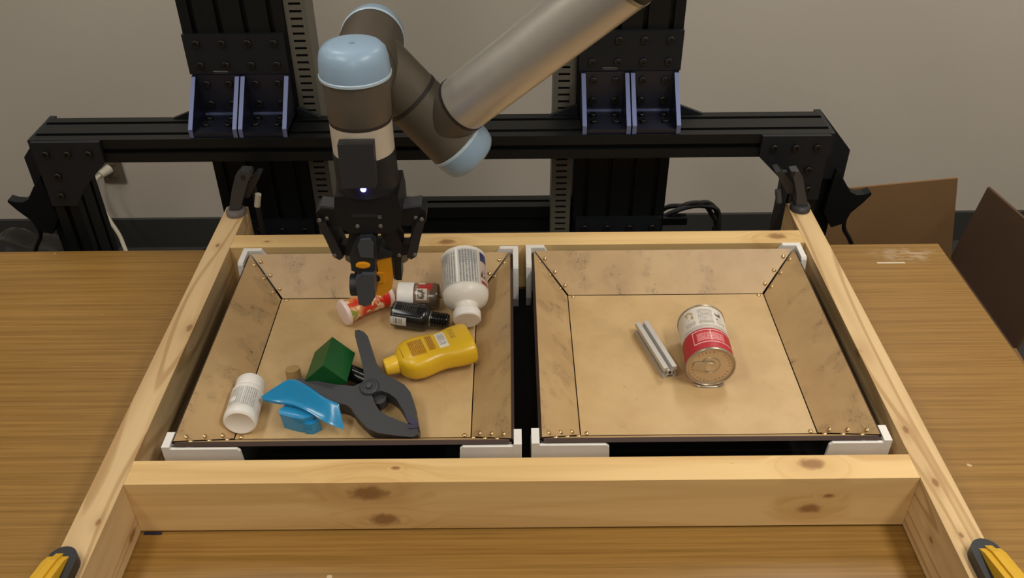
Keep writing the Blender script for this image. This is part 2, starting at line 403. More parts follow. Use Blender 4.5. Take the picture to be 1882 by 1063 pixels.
# ------------------------------------------------------------------ trays
FL, RIM, INS, TH = 0.037, 0.089, 0.054, 0.006
M_['b_floor'] = board('hardboard_floor', (194, 163, 115), 0.12, 'x')
M_['b_sidex'] = board('hardboard_scuffed_a', (188, 157, 112), 0.75, 'x')
M_['b_sidey'] = board('hardboard_scuffed_b', (186, 155, 110), 0.85, 'y')
rv = None
def tray(x0, x1, y0, y1, label):
    global rv
    t = thing('sorting_tray', label, 'tray', ((x0+x1)/2, (y0+y1)/2, FL-TH))
    fx0, fx1, fy0, fy1 = x0+INS, x1-INS, y0+INS, y1-INS
    g = 0.0012
    bm = abox(B(), fx0+g, fx1-g, fy0+g, fy1-g, FL-TH, FL)
    for f in bm.faces: f.material_index = 0 if f.calc_center_median().z > FL-1e-4 else 1
    put('floor_panel', bm, [M_['b_floor'], M_['burnt']], t)
    sl = math.hypot(INS, RIM-FL); n_in = ((RIM-FL)/sl, INS/sl)       # panel normal (towards the inside, up)
    def panel(c0, c1, r1, r0, nx, ny, mat):
        # c: floor corners, r: rim corners, normal horizontal direction (nx, ny)
        nv = Vector((nx*n_in[0], ny*n_in[0], n_in[1]))
        q = [Vector(c0), Vector(c1), Vector(r1), Vector(r0)]
        cen = sum(q, Vector())/4
        q = [p+(cen-p).normalized()*0.0022 for p in q]
        bm = hexa(B(), [p-nv*TH for p in q], q)
        bm.normal_update()
        for f in bm.faces:
            d = (f.calc_center_median()-cen); f.material_index = 0 if abs(d.dot(nv)) < 1e-4 else 1
        put('side_panel', bm, [mat, M_['burnt']], t)
        return nv
    A, Bc, Cc, Dc = (fx0, fy0, FL), (fx1, fy0, FL), (fx1, fy1, FL), (fx0, fy1, FL)
    a, b, c, d = (x0, y0, RIM), (x1, y0, RIM), (x1, y1, RIM), (x0, y1, RIM)
    nF = panel(A, Bc, b, a, 0, 1, M_['b_sidex'])
    nR = panel(Bc, Cc, c, b, -1, 0, M_['b_sidey'])
    nB = panel(Cc, Dc, d, c, 0, -1, M_['b_sidex'])
    nL = panel(Dc, A, a, d, 1, 0, M_['b_sidey'])
    def rivet(p, n):
        global rv
        Mx = frame_z(Vector(p), n)
        if rv is None:
            bm = lathe(B(), [(0.0034, -0.0004), (0.0034, 0.0006), (0.0028, 0.0016), (0.0016, 0.0022), (0.0004, 0.0024)], 10)
            rv = put('rivet', bm, M_['rivet'], t, M=Mx, local=True, smooth=True)
        else: share(rv, 'rivet', Mx, t)
    for (fc, rc, n1, d1, n2, d2) in ((A, a, nF, (1, 0, 0), nL, (0, 1, 0)), (Bc, b, nF, (-1, 0, 0), nR, (0, 1, 0)), (Cc, c, nB, (-1, 0, 0), nR, (0, -1, 0)), (Dc, d, nB, (1, 0, 0), nL, (0, -1, 0))):
        for k in (0.22, 0.52, 0.82):
            s = Vector(fc).lerp(Vector(rc), k)
            rivet(s+Vector(d1)*0.0085, n1); rivet(s+Vector(d2)*0.0085, n2)
        s = Vector(fc)
        rivet(s+Vector(d1)*0.009+Vector(d2)*0.0045, (0, 0, 1))
    return t
LT = (-0.4395, -0.0120, 0.0695, 0.4935)
RT = (0.0265, 0.4545, 0.0710, 0.4960)
tray(*LT, 'shallow brown hardboard tray filled with assorted bottles and tools')
tray(*RT, 'shallow brown hardboard tray holding only the tin can and aluminium bar')

# white corner brackets
def corner_bracket(cx, cy, sx, sy, xl, yl, label, front):
    """cx, cy tray rim corner; sx, sy outward directions."""
    w = 0.0130; g = 0.0044 if not front else 0.0030
    t = thing('corner_bracket', label, 'bracket', (cx+sx*w/2, cy+sy*w/2, 0.003), 'white corner brackets')
    top = RIM-0.002 if front else RIM+0.003
    fh = RIM-0.0062 if front else RIM+0.003
    wy = 0.0072 if front else w
    X = lambda u: cx+sx*(w-u)         # u runs from the outer corner along the tray edge
    Y = lambda u: cy+sy*(wy-u)
    # arm along x : outline in (u, z)
    u0 = w-g+0.0001
    out = [(u0, 0.003), (xl-0.016, 0.003), (xl, 0.040), (xl-0.002, fh-0.004), (xl-0.006, fh), (u0, fh)] if front else [(0, 0.003), (xl-0.010, 0.003), (xl+0.01, 0.03), (xl+0.012, 0.06), (xl-0.004, fh), (0, fh)]
    bm = B()
    hexa(bm, [(X(u), cy+sy*g, z) for u, z in out], [(X(u), cy+sy*wy, z) for u, z in out])
    put('long_arm', bevel(bm, 0.0008, 1), M_['white_print'], t)
    # arm along y
    u0 = 0 if front else w-g+0.0001
    out = [(u0, 0.003), (yl+0.02, 0.003), (yl+0.034, 0.02), (yl+0.026, 0.045), (yl, 0.062), (yl, top-0.004), (yl-0.003, top), (u0, top)] if front else [(u0, 0.003), (yl-0.012, 0.003), (yl+0.004, 0.03), (yl+0.004, 0.055), (yl, top-0.004), (yl-0.003, top), (u0, top)]
    bm = B()
    hexa(bm, [(cx+sx*g, Y(u), z) for u, z in out], [(cx+sx*w, Y(u), z) for u, z in out])
    put('short_arm', bevel(bm, 0.0008, 1), M_['white_print'], t)
    # little ledge the panel rests on
    bm = B()
    hexa(bm, [(X(u), Y(v), 0.003) for u, v in ((w, w), (w+0.030, w), (w, w+0.030))], [(X(u), Y(v), 0.048) for u, v in ((w, w), (w+0.030, w), (w, w+0.030))])
    put('ledge', bm, M_['white_print'], t)
for (tr, nm) in ((LT, 'left'), (RT, 'right')):
    x0, x1, y0, y1 = tr
    full = 'crowded tray with the bottles' if nm == 'left' else 'sparse tray with the tin can'
    corner_bracket(x0, y0, -1, -1, 0.100, 0.030, ('white bracket at the near outer corner of the ' if nm == 'left' else 'white bracket at the near inner corner of the ')+full, True)
    corner_bracket(x1, y0, 1, -1, 0.080, 0.030, ('white bracket at the near inner corner of the ' if nm == 'left' else 'white bracket at the near outer corner of the ')+full, True)
    corner_bracket(x0, y1, -1, 1, 0.034, 0.060 if nm == 'right' else 0.045, ('white bracket at the far outer corner of the ' if nm == 'left' else 'white bracket at the far inner corner of the ')+full, False)
    corner_bracket(x1, y1, 1, 1, 0.034, 0.060 if nm == 'left' else 0.045, ('white bracket at the far inner corner of the ' if nm == 'left' else 'white bracket at the far outer corner of the ')+full, False)

# ------------------------------------------------------------------ gantry of slotted black extrusion
def tslot(w, hgt, p=0.045, open_=0.0048, dep=0.011):
    """outline (u, v) of a slotted profile with its centre at 0, 0."""
    def side(L):
        n = max(1, round(L/p)); c = L/n; o = []
        for i in range(n):
            m = (i+0.5)*c
            o += [(m-open_, 0), (m-open_, -dep*0.35), (m-open_*1.9, -dep*0.45), (m-open_*1.2, -dep), (m+open_*1.2, -dep), (m+open_*1.9, -dep*0.45), (m+open_, -dep*0.35), (m+open_, 0)]
        return o
    P = []
    P.append((-w/2, -hgt/2)); P += [(-w/2+s, -hgt/2-d) for s, d in side(w)]
    P.append((w/2, -hgt/2)); P += [(w/2+d, -hgt/2+s) for s, d in side(hgt)]
    P.append((w/2, hgt/2)); P += [(w/2-s, hgt/2+d) for s, d in side(w)]
    P.append((-w/2, hgt/2)); P += [(-w/2-d, hgt/2-s) for s, d in side(hgt)]
    return P
ga = thing('gantry_frame', 'black slotted aluminium gantry standing behind the table', 'gantry', (-0.145, 0.78, FZ))
def extr_x(name, x0, x1, yc, zc, wy, hz, par=ga):
    return put(name, prism(B(), tslot(wy, hz), x0, x1, lambda u, v, hh: (hh, yc+u, zc+v)), M_['anod'], par)
def extr_z(name, xc, yc, z0, z1, wx, wy, par=ga):
    return put(name, prism(B(), tslot(wx, wy), z0, z1, lambda u, v, hh: (xc+u, yc+v, hh)), M_['anod'], par)
BX0, BX1, BY0, BY1, BZ0, BZ1 = -0.855, 0.556, 0.70, 0.79, 0.150, 0.195
extr_x('crossbeam', BX0, BX1, (BY0+BY1)/2, (BZ0+BZ1)/2, 0.09, 0.045)
extr_x('lower_beam', -0.40, 0.12, 0.865, -0.065, 0.045, 0.06)
CLX, CRX = -0.489, 0.203
cols = {}
for cx in (CLX, CRX):
    cols[cx] = extr_z('column', cx, 0.838, FZ, 1.25, 0.18, 0.09)
for cx in (-0.8315, 0.5310):
    extr_z('leg', cx, 0.745, FZ, BZ0-0.0004, 0.045, 0.09)
bolt_src = None
def bolt(p, n, par, r=0.0068):
    global bolt_src
    Mx = frame_z(Vector(p), n)
    if bolt_src is None:
        bm = lathe(B(), [(0.0068, -0.0002), (0.0068, 0.0042), (0.006, 0.005), (0.0036, 0.005), (0.0032, 0.0022)], 12)
        bolt_src = put('bolt', bm, M_['bolt'], par, M=Mx, local=True, smooth=True)
        return bolt_src
    return share(bolt_src, 'bolt', Mx, par)
# column joint plates, brackets
for cx, lo in ((CLX, 0), (CRX, 0)):
    yf = 0.793
    pl = put('joint_plate', bevel(box(cx-0.0905, cx+0.0905-0.004*(cx < 0), yf-0.0085, yf-0.0002, 0.2795, 0.352), 0.001, 1), M_['anod_plate'], ga)
    for i in range(4):
        for z in (0.2965, 0.336):
            bolt((cx+(i-1.5)*0.045, yf-0.0085, z), (0, -1, 0), pl)
    tx = put('marking', box(cx-0.048, cx-0.022, yf-0.0089, yf-0.0084, 0.2846, 0.2856), plain('etched_mark', (120, 120, 112), 0.6), pl)
    tx2 = put('marking', box(cx-0.046, cx-0.022, yf-0.0089, yf-0.0084, 0.2818, 0.2826), M_['steel_dk'], pl)
    pb = put('base_joint_plate', box(cx-0.085, cx+0.085, yf-0.0085, yf-0.0002, -0.13, -0.028, 0.001, 1), M_['anod_plate'], ga)
    for i in range(4): bolt((cx+(i-1.5)*0.045, yf-0.0085, -0.05), (0, -1, 0), pb)
    for s in (-1, 1):
        bx = cx+s*0.0438
        x0, x1 = bx-0.0425, bx+0.0425
        br = put('angle_bracket', box(x0, x1, 0.7835, 0.7925, 0.1955, 0.2785, 0.0008, 1), M_['anod_blue'], ga)
        put('bracket_foot', box(x0, x1, 0.706, 0.7835, 0.1955, 0.2035, 0.0008, 1), M_['anod_blue'], br)
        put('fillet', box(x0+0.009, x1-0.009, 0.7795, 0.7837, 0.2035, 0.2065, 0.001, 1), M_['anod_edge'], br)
        for fx0 in (x0, x1-0.0075):
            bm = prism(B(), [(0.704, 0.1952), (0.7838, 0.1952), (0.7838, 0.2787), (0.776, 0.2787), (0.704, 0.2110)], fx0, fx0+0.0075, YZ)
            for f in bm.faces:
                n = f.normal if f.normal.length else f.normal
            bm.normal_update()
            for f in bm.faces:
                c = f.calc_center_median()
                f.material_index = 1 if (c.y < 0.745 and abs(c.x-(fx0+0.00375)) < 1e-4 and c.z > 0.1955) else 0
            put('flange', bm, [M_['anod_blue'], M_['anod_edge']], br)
        for i in (-1, 1):
            for z in (0.224, 0.262): bolt((bx+i*0.02, 0.7835, z), (0, -1, 0), br)
            bolt((bx+i*0.02, 0.735, 0.2035), (0, 0, 1), br); bolt((bx+i*0.02, 0.762, 0.2035), (0, 0, 1), br)
# rear anchor wedges on the beam
for (x0, x1) in ((CLX-0.14, CLX-0.0905), (CLX+0.0905, CLX+0.13), (CRX-0.14, CRX-0.0905), (CRX+0.0905, CRX+0.14)):
    left = x1 < CLX or (CRX-0.2 < x0 < CRX)
    poly = [(x0, 0.1955), (x1, 0.1955), (x1, 0.215)] if left else [(x0, 0.1955), (x1, 0.1955), (x0, 0.215)]
    put('rear_gusset', prism(B(), poly, 0.782, 0.79, XZ), M_['anod_plate'], ga)
# end gusset plates (front) and rear plates with brace wings
def gusset(xe, s):
    """xe outer x; s = +1 right end, -1 left end."""
    X = lambda d: xe - s*d
    poly = [(X(0), 0.1945), (X(0.121), 0.1945), (X(0.121), 0.154), (X(0.068), 0.101), (X(0.046), 0.066), (X(0), 0.066)]
    if s < 0: poly = poly[::-1]
    pl = put('gusset_plate', bevel(prism(B(), poly, 0.6915, 0.6998, XZ), 0.0008, 1), M_['anod_plate'], ga)
    for d, z in ((0.022, 0.172), (0.060, 0.172), (0.098, 0.172), (0.030, 0.128), (0.024, 0.088)):
        bolt((X(d), 0.6915, z), (0, -1, 0), pl)
    poly = [(X(-0.012), 0.192), (X(-0.080), 0.114), (X(-0.080), 0.052), (X(0.0), 0.052), (X(0.0), 0.192)]
    put('rear_plate', bevel(prism(B(), poly, 0.792, 0.806, XZ), 0.001, 1), M_['anod_plate'], ga)
    put('rear_leg', box(min(X(-0.078), X(-0.033)), max(X(-0.078), X(-0.033)), 0.807, 0.852, FZ, 0.10, 0.002), M_['anod'], ga)
    poly = [(X(-0.060), 0.075), (X(-0.080), 0.052), (X(-0.098), 0.026), (X(-0.111), 0.019), (X(-0.126), 0.020), (X(-0.138), 0.025), (X(-0.140), 0.020), (X(-0.128), 0.002), (X(-0.108), -0.022), (X(-0.102), -0.045), (X(-0.076), -0.055), (X(-0.055), -0.02)]
    put('brace_wing', bevel(prism(B(), poly, 0.785, 0.806, XZ), 0.001, 1), M_['anod'], ga)
    put('brace_strap', sweep(B(), [(X(-0.104), 0.797, -0.035), (X(-0.108), 0.797, -0.065), (X(-0.124), 0.797, -0.09), (X(-0.140), 0.797, -0.12)], 0.0045, 6, 4), M_['anod'], ga)
gusset(0.5535, 1); gusset(-0.853, -1)
# end caps of beam along depth
for x0 in (BX0-0.006, BX1): put('beam_end_cap', box(x0, x0+0.006, BY0, BY1, BZ0, BZ1, 0.001, 1), M_['anod_plate'], ga)

# slotted cable ducts
rung = None
def duct(x0, x1, yf, dep, s):
    global rung
    zl, zh = -0.40, 0.62
    bm = B(); th = 0.0016
    abox(bm, x0, x0+th, yf, yf+dep, zl, zh); abox(bm, x1-th, x1, yf, yf+dep, zl, zh); abox(bm, x0+th, x1-th, yf+dep-th, yf+dep, zl, zh)
    sw = 0.0085; abox(bm, x0+th, x0+sw, yf, yf+th, zl, zh); abox(bm, x1-sw, x1-th, yf, yf+th, zl, zh)
    d = put('cable_duct', bm, M_['duct'], ga)
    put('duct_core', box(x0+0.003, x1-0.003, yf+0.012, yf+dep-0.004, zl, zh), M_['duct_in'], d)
    z = -0.10; pit = 0.0132
    while z < 0.47:
        Mx = T((x0+x1)/2, yf, z)
        if rung is None:
            rung = put('rung', box(-(x1-x0)/2+sw, (x1-x0)/2-sw, 0, th, 0, pit-0.0046), M_['duct'], d, M=Mx, local=True)
        else: share(rung, 'rung', Mx, d)
        z += pit
duct(-0.3980, -0.3600, 0.800, 0.06, 1)
duct(0.0690, 0.1070, 0.800, 0.06, -1)

# black plastic heap and cable coil behind the table
bm = B(); bmesh.ops.create_icosphere(bm, subdivisions=4, radius=1.0)
for v in bm.verts:
    n = v.co.copy(); k = 1+0.10*math.sin(7*n.x+3*n.z)+0.08*math.sin(9*n.y-5*n.z)+0.05*math.sin(15*n.x*n.y+4)
    v.co = Vector((-1.52+n.x*0.19*k, 1.52+n.y*0.16*k, FZ+0.09+max(-0.09, n.z*0.10*k)))
tag(put('plastic_bag', bm, M_['bag'], smooth=True), 'dark plastic bag heaped on the floor left of the gantry leg', 'bag')
t = thing('cable_coil', 'coiled black cable hanging behind the far cross board right of the right column', 'cable', (0.39, 0.95, -0.19))
pts = []
for k in range(26):
    a = k*0.62; r = 0.066+0.006*math.sin(k*2.1)
    pts.append((0.385+r*math.cos(a)+0.004*math.sin(k), 0.95+0.016*math.sin(k*1.3)+0.001*k, -0.165+r*math.sin(a)))
put('coil', sweep(B(), pts, 0.0055, 8, 5), M_['cable_k'], t, smooth=True)
put('hook_bar', box(0.294, 0.372, 0.925, 0.945, -0.135, -0.118, 0.003), M_['anod'], t)
put('hanger', box(0.294, 0.302, 0.884, 0.945, -0.20, -0.118, 0.002), M_['anod'], t)
tag(put('loose_cable', sweep(B(), [(-0.40, 0.78, -0.10), (-0.47, 0.755, -0.075), (-0.53, 0.74, -0.02), (-0.59, 0.735, -0.05), (-0.63, 0.735, -0.10), (-0.65, 0.735, -0.3)], 0.005, 8, 6), M_['cable_k'], smooth=True), 'thin black cable drooping behind the table by the left board end', 'cable')

# ------------------------------------------------------------------ cardboard box
cb = thing('cardboard_box', 'open brown cardboard box on the floor right of the table', 'box', (0.865, 0.86, FZ))
X0, X1, Y0, Y1, HZ = 0.70, 1.035, 0.69, 1.03, -0.30; ct = 0.005
for a in ((X0, X1, Y0, Y0+ct), (X0, X1, Y1-ct, Y1), (X0, X0+ct, Y0+ct, Y1-ct), (X1-ct, X1, Y0+ct, Y1-ct)):
    put('box_wall', box(*a, FZ, HZ), M_['card_dark'], cb)
put('box_bottom', box(X0+ct, X1-ct, Y0+ct, Y1-ct, FZ, FZ+ct), M_['card_dark'], cb)
def flap(p0, p1, p2, p3, off, mat):
    o = Vector(off); q = [Vector(p) for p in (p0, p1, p2, p3)]
    put('flap', hexa(B(), [p for p in q], [p+o for p in q]), mat, cb)
flap((X0, Y1, HZ), (X1, Y1, HZ), (1.000, Y1+0.02, -0.092), (0.70, Y1+0.02, -0.122), (0, -ct, 0), M_['card'])
flap((X1, Y0, HZ), (X1, Y1, HZ), (1.058, Y1-0.012, -0.100), (1.062, Y0+0.0, -0.068), (ct, 0, 0.001), M_['card_dark'])
flap((X0+0.08, Y0, HZ), (X1, Y0, HZ), (X1+0.01, Y0-0.20, HZ-0.03), (X0+0.09, Y0-0.20, HZ-0.03), (0, 0, ct), M_['card'])
flap((X0, Y0, HZ), (X0, Y1, HZ), (X0-0.06, Y1-0.01, HZ+0.17), (X0-0.06, Y0+0.09, HZ+0.17), (ct, 0, 0.001), M_['card'])

# ------------------------------------------------------------------ robot arm
ra = thing('industrial_robot', 'grey six-axis robot arm with pale blue joint caps reaching over the trays', 'robot', (0.2, 0.70, 0.9))
AX, AY = -0.178, 0.196
J5Z = 0.508
def cyl(name, a, b, r, mat, r2=None, bev=0.002, seg=40, par=ra):
    bm = rod(B(), a, b, r, seg, r2)
    if bev: bevel(bm, bev, 2)
    return put(name, bm, mat, par, smooth=True)
def capdome(name, a, d, r, L, par=ra):
    """rounded end cap starting at a, running along d."""
    prof = [(r*1.0, 0), (r*1.015, 0.003), (r*0.985, L*0.55), (r*0.93, L*0.80), (r*0.80, L*0.95), (r*0.62, L), (0.0035, L), (0.003, L-0.003)]
    Mx = frame_z(Vector(a), d)
    c = put(name, lathe(B(), prof, 44), M_['ur_cap'], par, M=Mx, local=True, smooth=True)
    put('cap_rim', lathe(B(), [(r*1.0, -0.0008), (r*1.03, 0.0002), (r*1.035, 0.0030), (r*1.0, 0.0042)], 44, cap0=False, cap1=False), M_['ur_caprim'], c, M=Mx, local=True, smooth=True)
    return c
V = Vector
# wrist 2 : vertical barrel
put('wrist_barrel', lathe(B(), [(0.0350, 0.4735), (0.0358, 0.476), (0.0366, 0.50), (0.0375, 0.523)], 44, M=T(AX, AY, 0)), M_['ur_body'], ra, smooth=True)
cp_ = capdome('joint_cap', (AX, AY, 0.5225), (0, 0, 1), 0.0385, 0.036)
cyl('seal_ring', (AX, AY, 0.4700), (AX, AY, 0.4737), 0.0353, M_['ur_ring'], bev=0)
fb = cyl('tool_flange', (AX, AY, 0.4335), (AX, AY, 0.4701), 0.0352, M_['ur_band'])
# wrist 1
dJ = V((0.655, 0, -0.756)).normalized()
C1 = V((AX, 0.291, J5Z))
cyl('wrist_neck', (AX, AY+0.01, J5Z-0.004), (AX, 0.252, J5Z), 0.0345, M_['ur_body'], 0.0365)
cyl('wrist_barrel', (AX, 0.250, J5Z), (AX, 0.336, J5Z), 0.0378, M_['ur_body'], 0.0385)
cyl('seal_ring', (AX, 0.336, J5Z), (AX, 0.339, J5Z), 0.0386, M_['ur_ring'], bev=0)
capdome('joint_cap', (AX, 0.339, J5Z), (0, 1, 0), 0.0385, 0.034)
cyl('wrist_neck', C1, C1+dJ*0.071, 0.0372, M_['ur_body'], 0.0365)
cyl('seal_ring', C1+dJ*0.0705, C1+dJ*0.0755, 0.0372, M_['ur_ring'], bev=0)
# forearm end module
C2 = C1+dJ*0.119
cyl('forearm_barrel', C1+dJ*0.075, C1+dJ*0.152, 0.0366, M_['ur_body'], 0.0385)
capdome('joint_cap', C1+dJ*0.152, dJ, 0.0385, 0.034)
uF = V((0.6928, -0.2756, 0.6668)).normalized()
cyl('forearm_neck', C2, C2+uF*0.045, 0.0345, M_['ur_body'], 0.0350)
cyl('seal_ring', C2+uF*0.0445, C2+uF*0.0485, 0.0356, M_['ur_ring'], bev=0)
cyl('forearm_tube', C2+uF*0.0480, C2+uF*0.304, 0.0348, M_['ur_tube'], 0.0350, seg=56)
cyl('tube_collar', C2+uF*0.304, C2+uF*0.309, 0.0358, M_['steel'])
cyl('seal_ring', C2+uF*0.309, C2+uF*0.318, 0.0345, M_['ur_ring'], bev=0)
E0 = C2+uF*0.415
cyl('elbow_neck', C2+uF*0.318, E0, 0.0345, M_['ur_body'], 0.050)
cyl('elbow_barrel', E0+dJ*0.030, E0-dJ*0.165, 0.0545, M_['ur_body'])
capdome('joint_cap', E0+dJ*0.030, dJ, 0.0545, 0.03)
wU = V((0.19, 0.93, 0.163)); wU = (wU-dJ*wU.dot(dJ)).normalized()
E1 = E0-dJ*0.115; S1 = E1+wU*0.425
cyl('upper_arm_tube', E1, S1, 0.0545, M_['ur_tube'])
cyl('shoulder_barrel', S1-dJ*0.07, S1+dJ*0.16, 0.062, M_['ur_body'])
capdome('joint_cap', S1-dJ*0.07, -dJ, 0.062, 0.045)
S2 = S1+dJ*0.135
cyl('base_barrel', S2, (S2.x, 0.735, S2.z), 0.062, M_['ur_body'], 0.075)
put('mount_beam', box(CLX-0.09, CRX+0.09, 0.7355, 0.7925, S2.z-0.09, S2.z+0.09, 0.003), M_['anod_plate'], ga)

# ------------------------------------------------------------------ gripper
gr = thing('robot_gripper', 'black two-finger gripper with a glowing blue light under the robot wrist', 'gripper', (AX, AY, 0.254))
GX = -0.1765
put('coupling', lathe(B(), [(0.0352, 0.0), (0.0362, -0.003), (0.0362, -0.040), (0.0372, -0.046)], 40, M=T(AX, AY, 0.4333)), M_['grip'], gr, smooth=True)
put('palm_body', bevel(prism(B(), [(GX-0.0365, 0.388), (GX+0.0365, 0.388), (GX+0.0385, 0.372), (GX+0.0385, 0.352), (GX+0.030, 0.342), (GX+0.024, 0.338), (GX-0.024, 0.338), (GX-0.030, 0.342), (GX-0.0385, 0.352), (GX-0.0385, 0.372)], AY-0.031, AY+0.031, XZ), 0.005, 2), M_['grip'], gr, smooth=True)
cn = put('connector_housing', bevel(hexa(B(), [(-0.1975, 0.140, 0.413), (-0.1600, 0.140, 0.413), (-0.1600, 0.1600, 0.410), (-0.1975, 0.1600, 0.410)], [(-0.1975, 0.1465, 0.4635), (-0.1585, 0.1465, 0.4635), (-0.1585, 0.1605, 0.4635), (-0.1975, 0.1605, 0.4635)]), 0.003, 2), M_['grip2'], gr, smooth=True)
put('led', lathe(B(), [(0.0032, -0.001), (0.0032, 0.0014), (0.0020, 0.0026)], 12, M=frame_z((-0.1775, AY-0.0358, 0.4005), (0, -1, 0.1))), M_['led'], gr, smooth=True)
lp = bpy.data.lights.new('led_glow', 'POINT'); lp.energy = 0.012; lp.color = (0.2, 0.18, 1.0); lp.shadow_soft_size = 0.003
lo = bpy.data.objects.new('led_glow', lp); COL.objects.link(lo); lo.parent = gr; lo.matrix_basis = WM[gr.name].inverted() @ T(-0.1775, AY-0.046, 0.4005)
nm = put('status_strip', box(-0.196, -0.166, AY-0.0318, AY-0.0305, 0.3605, 0.3645, 0.0006, 1), M_['grip2'], gr)
scr = None
def screw(x, z, y, par, r=0.0026):
    global scr
    Mx = frame_z((x, y, z), (0, -1, 0))
    if scr is None:
        scr = put('screw', lathe(B(), [(r, -0.0005), (r, 0.001), (r*0.6, 0.0016)], 10), M_['steel'], par, M=Mx, local=True, smooth=True)
    else: share(scr, 'screw', Mx, par)
for x in (GX-0.014, GX+0.013): screw(x, 0.348, AY-0.031, gr)
put('logo_tile', box(GX+0.011, GX+0.0155, AY-0.0318, AY-0.0308, 0.358, 0.3625), M_['steel_dk'], gr)
def side(s):
    X = lambda x: GX + s*(x-GX)
    def pr(name, poly, y0, y1, mat, par=gr, bv=0.0012):
        return put(name, bevel(prism(B(), [(X(u), v) for u, v in poly], y0, y1, XZ), bv, 1), mat, par)
    k = pr('knuckle', [(-0.1440, 0.3575), (-0.1175, 0.3610), (-0.1110, 0.3560), (-0.1115, 0.3420), (-0.118, 0.3375), (-0.140, 0.3365), (-0.150, 0.3450)], AY-0.013, AY+0.013, M_['grip'])
    pr('knuckle_cover', [(-0.1400, 0.3570), (-0.1165, 0.3608), (-0.1165, 0.3640), (-0.1400, 0.3605)], AY-0.010, AY+0.012, M_['steel_dk'], k, 0.0005)
    of = pr('outer_finger', [(-0.1230, 0.3440), (-0.1116, 0.3480), (-0.1193, 0.3212), (-0.1257, 0.2957), (-0.1328, 0.2909), (-0.1378, 0.2950), (-0.1315, 0.3181)], AY-0.0185, AY+0.0185, M_['grip2'])
    ik = pr('inner_link', [(-0.1730, 0.3404), (-0.1529, 0.3420), (-0.1425, 0.3100), (-0.1449, 0.2910), (-0.1538, 0.2895), (-0.1640, 0.3165)], AY-0.0135, AY+0.0135, M_['grip'])
    pr('finger_link', [(-0.1522, 0.3075), (-0.1400, 0.3060), (-0.1255, 0.3080), (-0.1272, 0.2933), (-0.1382, 0.2910), (-0.1539, 0.2887)], AY-0.008, AY+0.008, M_['grip'])
    ft = pr('fingertip', [(-0.1545, 0.2944), (-0.1462, 0.2927), (-0.1478, 0.2546), (-0.1552, 0.2547)], AY-0.011, AY+0.011, M_['grip'])
    pr('grip_pad', [(-0.1545, 0.290), (-0.1545, 0.256), (-0.1575, 0.256), (-0.1575, 0.290)], AY-0.011, AY+0.011, M_['grip2'], ft, 0.0005)
    pr('spacer_block', [(-0.1462, 0.2927), (-0.1365, 0.2915), (-0.1375, 0.283), (-0.143, 0.278), (-0.1468, 0.279)], AY-0.007, AY+0.007, M_['steel'], ft, 0.0008)
    for (x, z, y) in ((-0.116, 0.349, AY-0.0185), (-0.1235, 0.348, AY-0.013), (-0.1275, 0.2985, AY-0.0185), (-0.1475, 0.2945, AY-0.0135)):
        screw(X(x), z, y, gr)
side(1); side(-1)

# ------------------------------------------------------------------ object held by the gripper
hl = thing('held_tool', 'small orange and dark grey gadget gripped between the robot fingers', 'gadget', (-0.181, 0.188, 0.228))
M_['orange'] = plain('orange_plastic', (218, 146, 22), 0.35)
M_['tool_grey'] = plain('slate_grey_plastic', (62, 66, 72), 0.45)
M_['tool_black'] = plain('dark_tool_plastic', (33, 34, 36), 0.45)
put('upper_body', bevel(prism(B(), [(-0.1945, 0.329), (-0.1885, 0.3360), (-0.1745, 0.3370), (-0.1700, 0.3310), (-0.1745, 0.289), (-0.1930, 0.2835), (-0.2035, 0.289), (-0.2030, 0.311)], 0.158, 0.1835, XZ), 0.004, 2), M_['tool_black'], hl, smooth=True)
put('top_cover', bevel(prism(B(), [(-0.1915, 0.327), (-0.1875, 0.3350), (-0.1755, 0.3360), (-0.1725, 0.329), (-0.1745, 0.309), (-0.1900, 0.311)], 0.1545, 0.159, XZ), 0.002, 1), M_['tool_grey'], hl)
put('oval_badge', lathe(B(), [(0.0088, -0.001), (0.0088, 0.0012), (0.006, 0.0018)], 24, 1.0, 0.52, M=frame_z((-0.1885, 0.1575, 0.2975), (0, -1, 0))), M_['orange'], hl)
put('orange_housing', bevel(prism(B(), [(-0.1760, 0.2905), (-0.1578, 0.2950), (-0.1577, 0.2660), (-0.1610, 0.2440), (-0.1740, 0.2330), (-0.1840, 0.2370), (-0.1830, 0.2640), (-0.1750, 0.2720)], 0.180, 0.213, XZ), 0.003, 2), M_['orange'], hl, smooth=True)
put('dark_crown', bevel(prism(B(), [(-0.1765, 0.2900), (-0.1555, 0.2950), (-0.1550, 0.3000), (-0.1700, 0.3040), (-0.1765, 0.3020)], 0.178, 0.215, XZ), 0.002, 1), M_['tool_black'], hl)
put('grey_front', bevel(prism(B(), [(-0.1990, 0.2790), (-0.1900, 0.2870), (-0.1760, 0.2865), (-0.1770, 0.2700), (-0.1775, 0.2530), (-0.1850, 0.2410), (-0.1920, 0.2385), (-0.1990, 0.2420)], 0.152, 0.1835, XZ), 0.003, 2), M_['tool_grey'], hl, smooth=True)
put('side_wheel', bevel(rod(B(), (-0.2085, 0.169, 0.2600), (-0.1975, 0.169, 0.2600), 0.0140, 20), 0.002), M_['tool_black'], hl, smooth=True)
put('core_block', box(-0.1955, -0.1765, 0.1845, 0.205, 0.262, 0.300, 0.002), M_['tool_black'], hl)
put('button_panel', box(-0.1835, -0.1690, 0.1775, 0.1805, 0.2560, 0.2710, 0.001, 1), M_['orange'], hl)
put('button_ring', lathe(B(), [(0.0042, 0), (0.0042, 0.0012), (0.003, 0.0012), (0.003, 0.0004)], 16, 0.8, 1.2, M=frame_z((-0.1765, 0.1775, 0.2635), (0, -1, 0))), M_['tool_black'], hl)

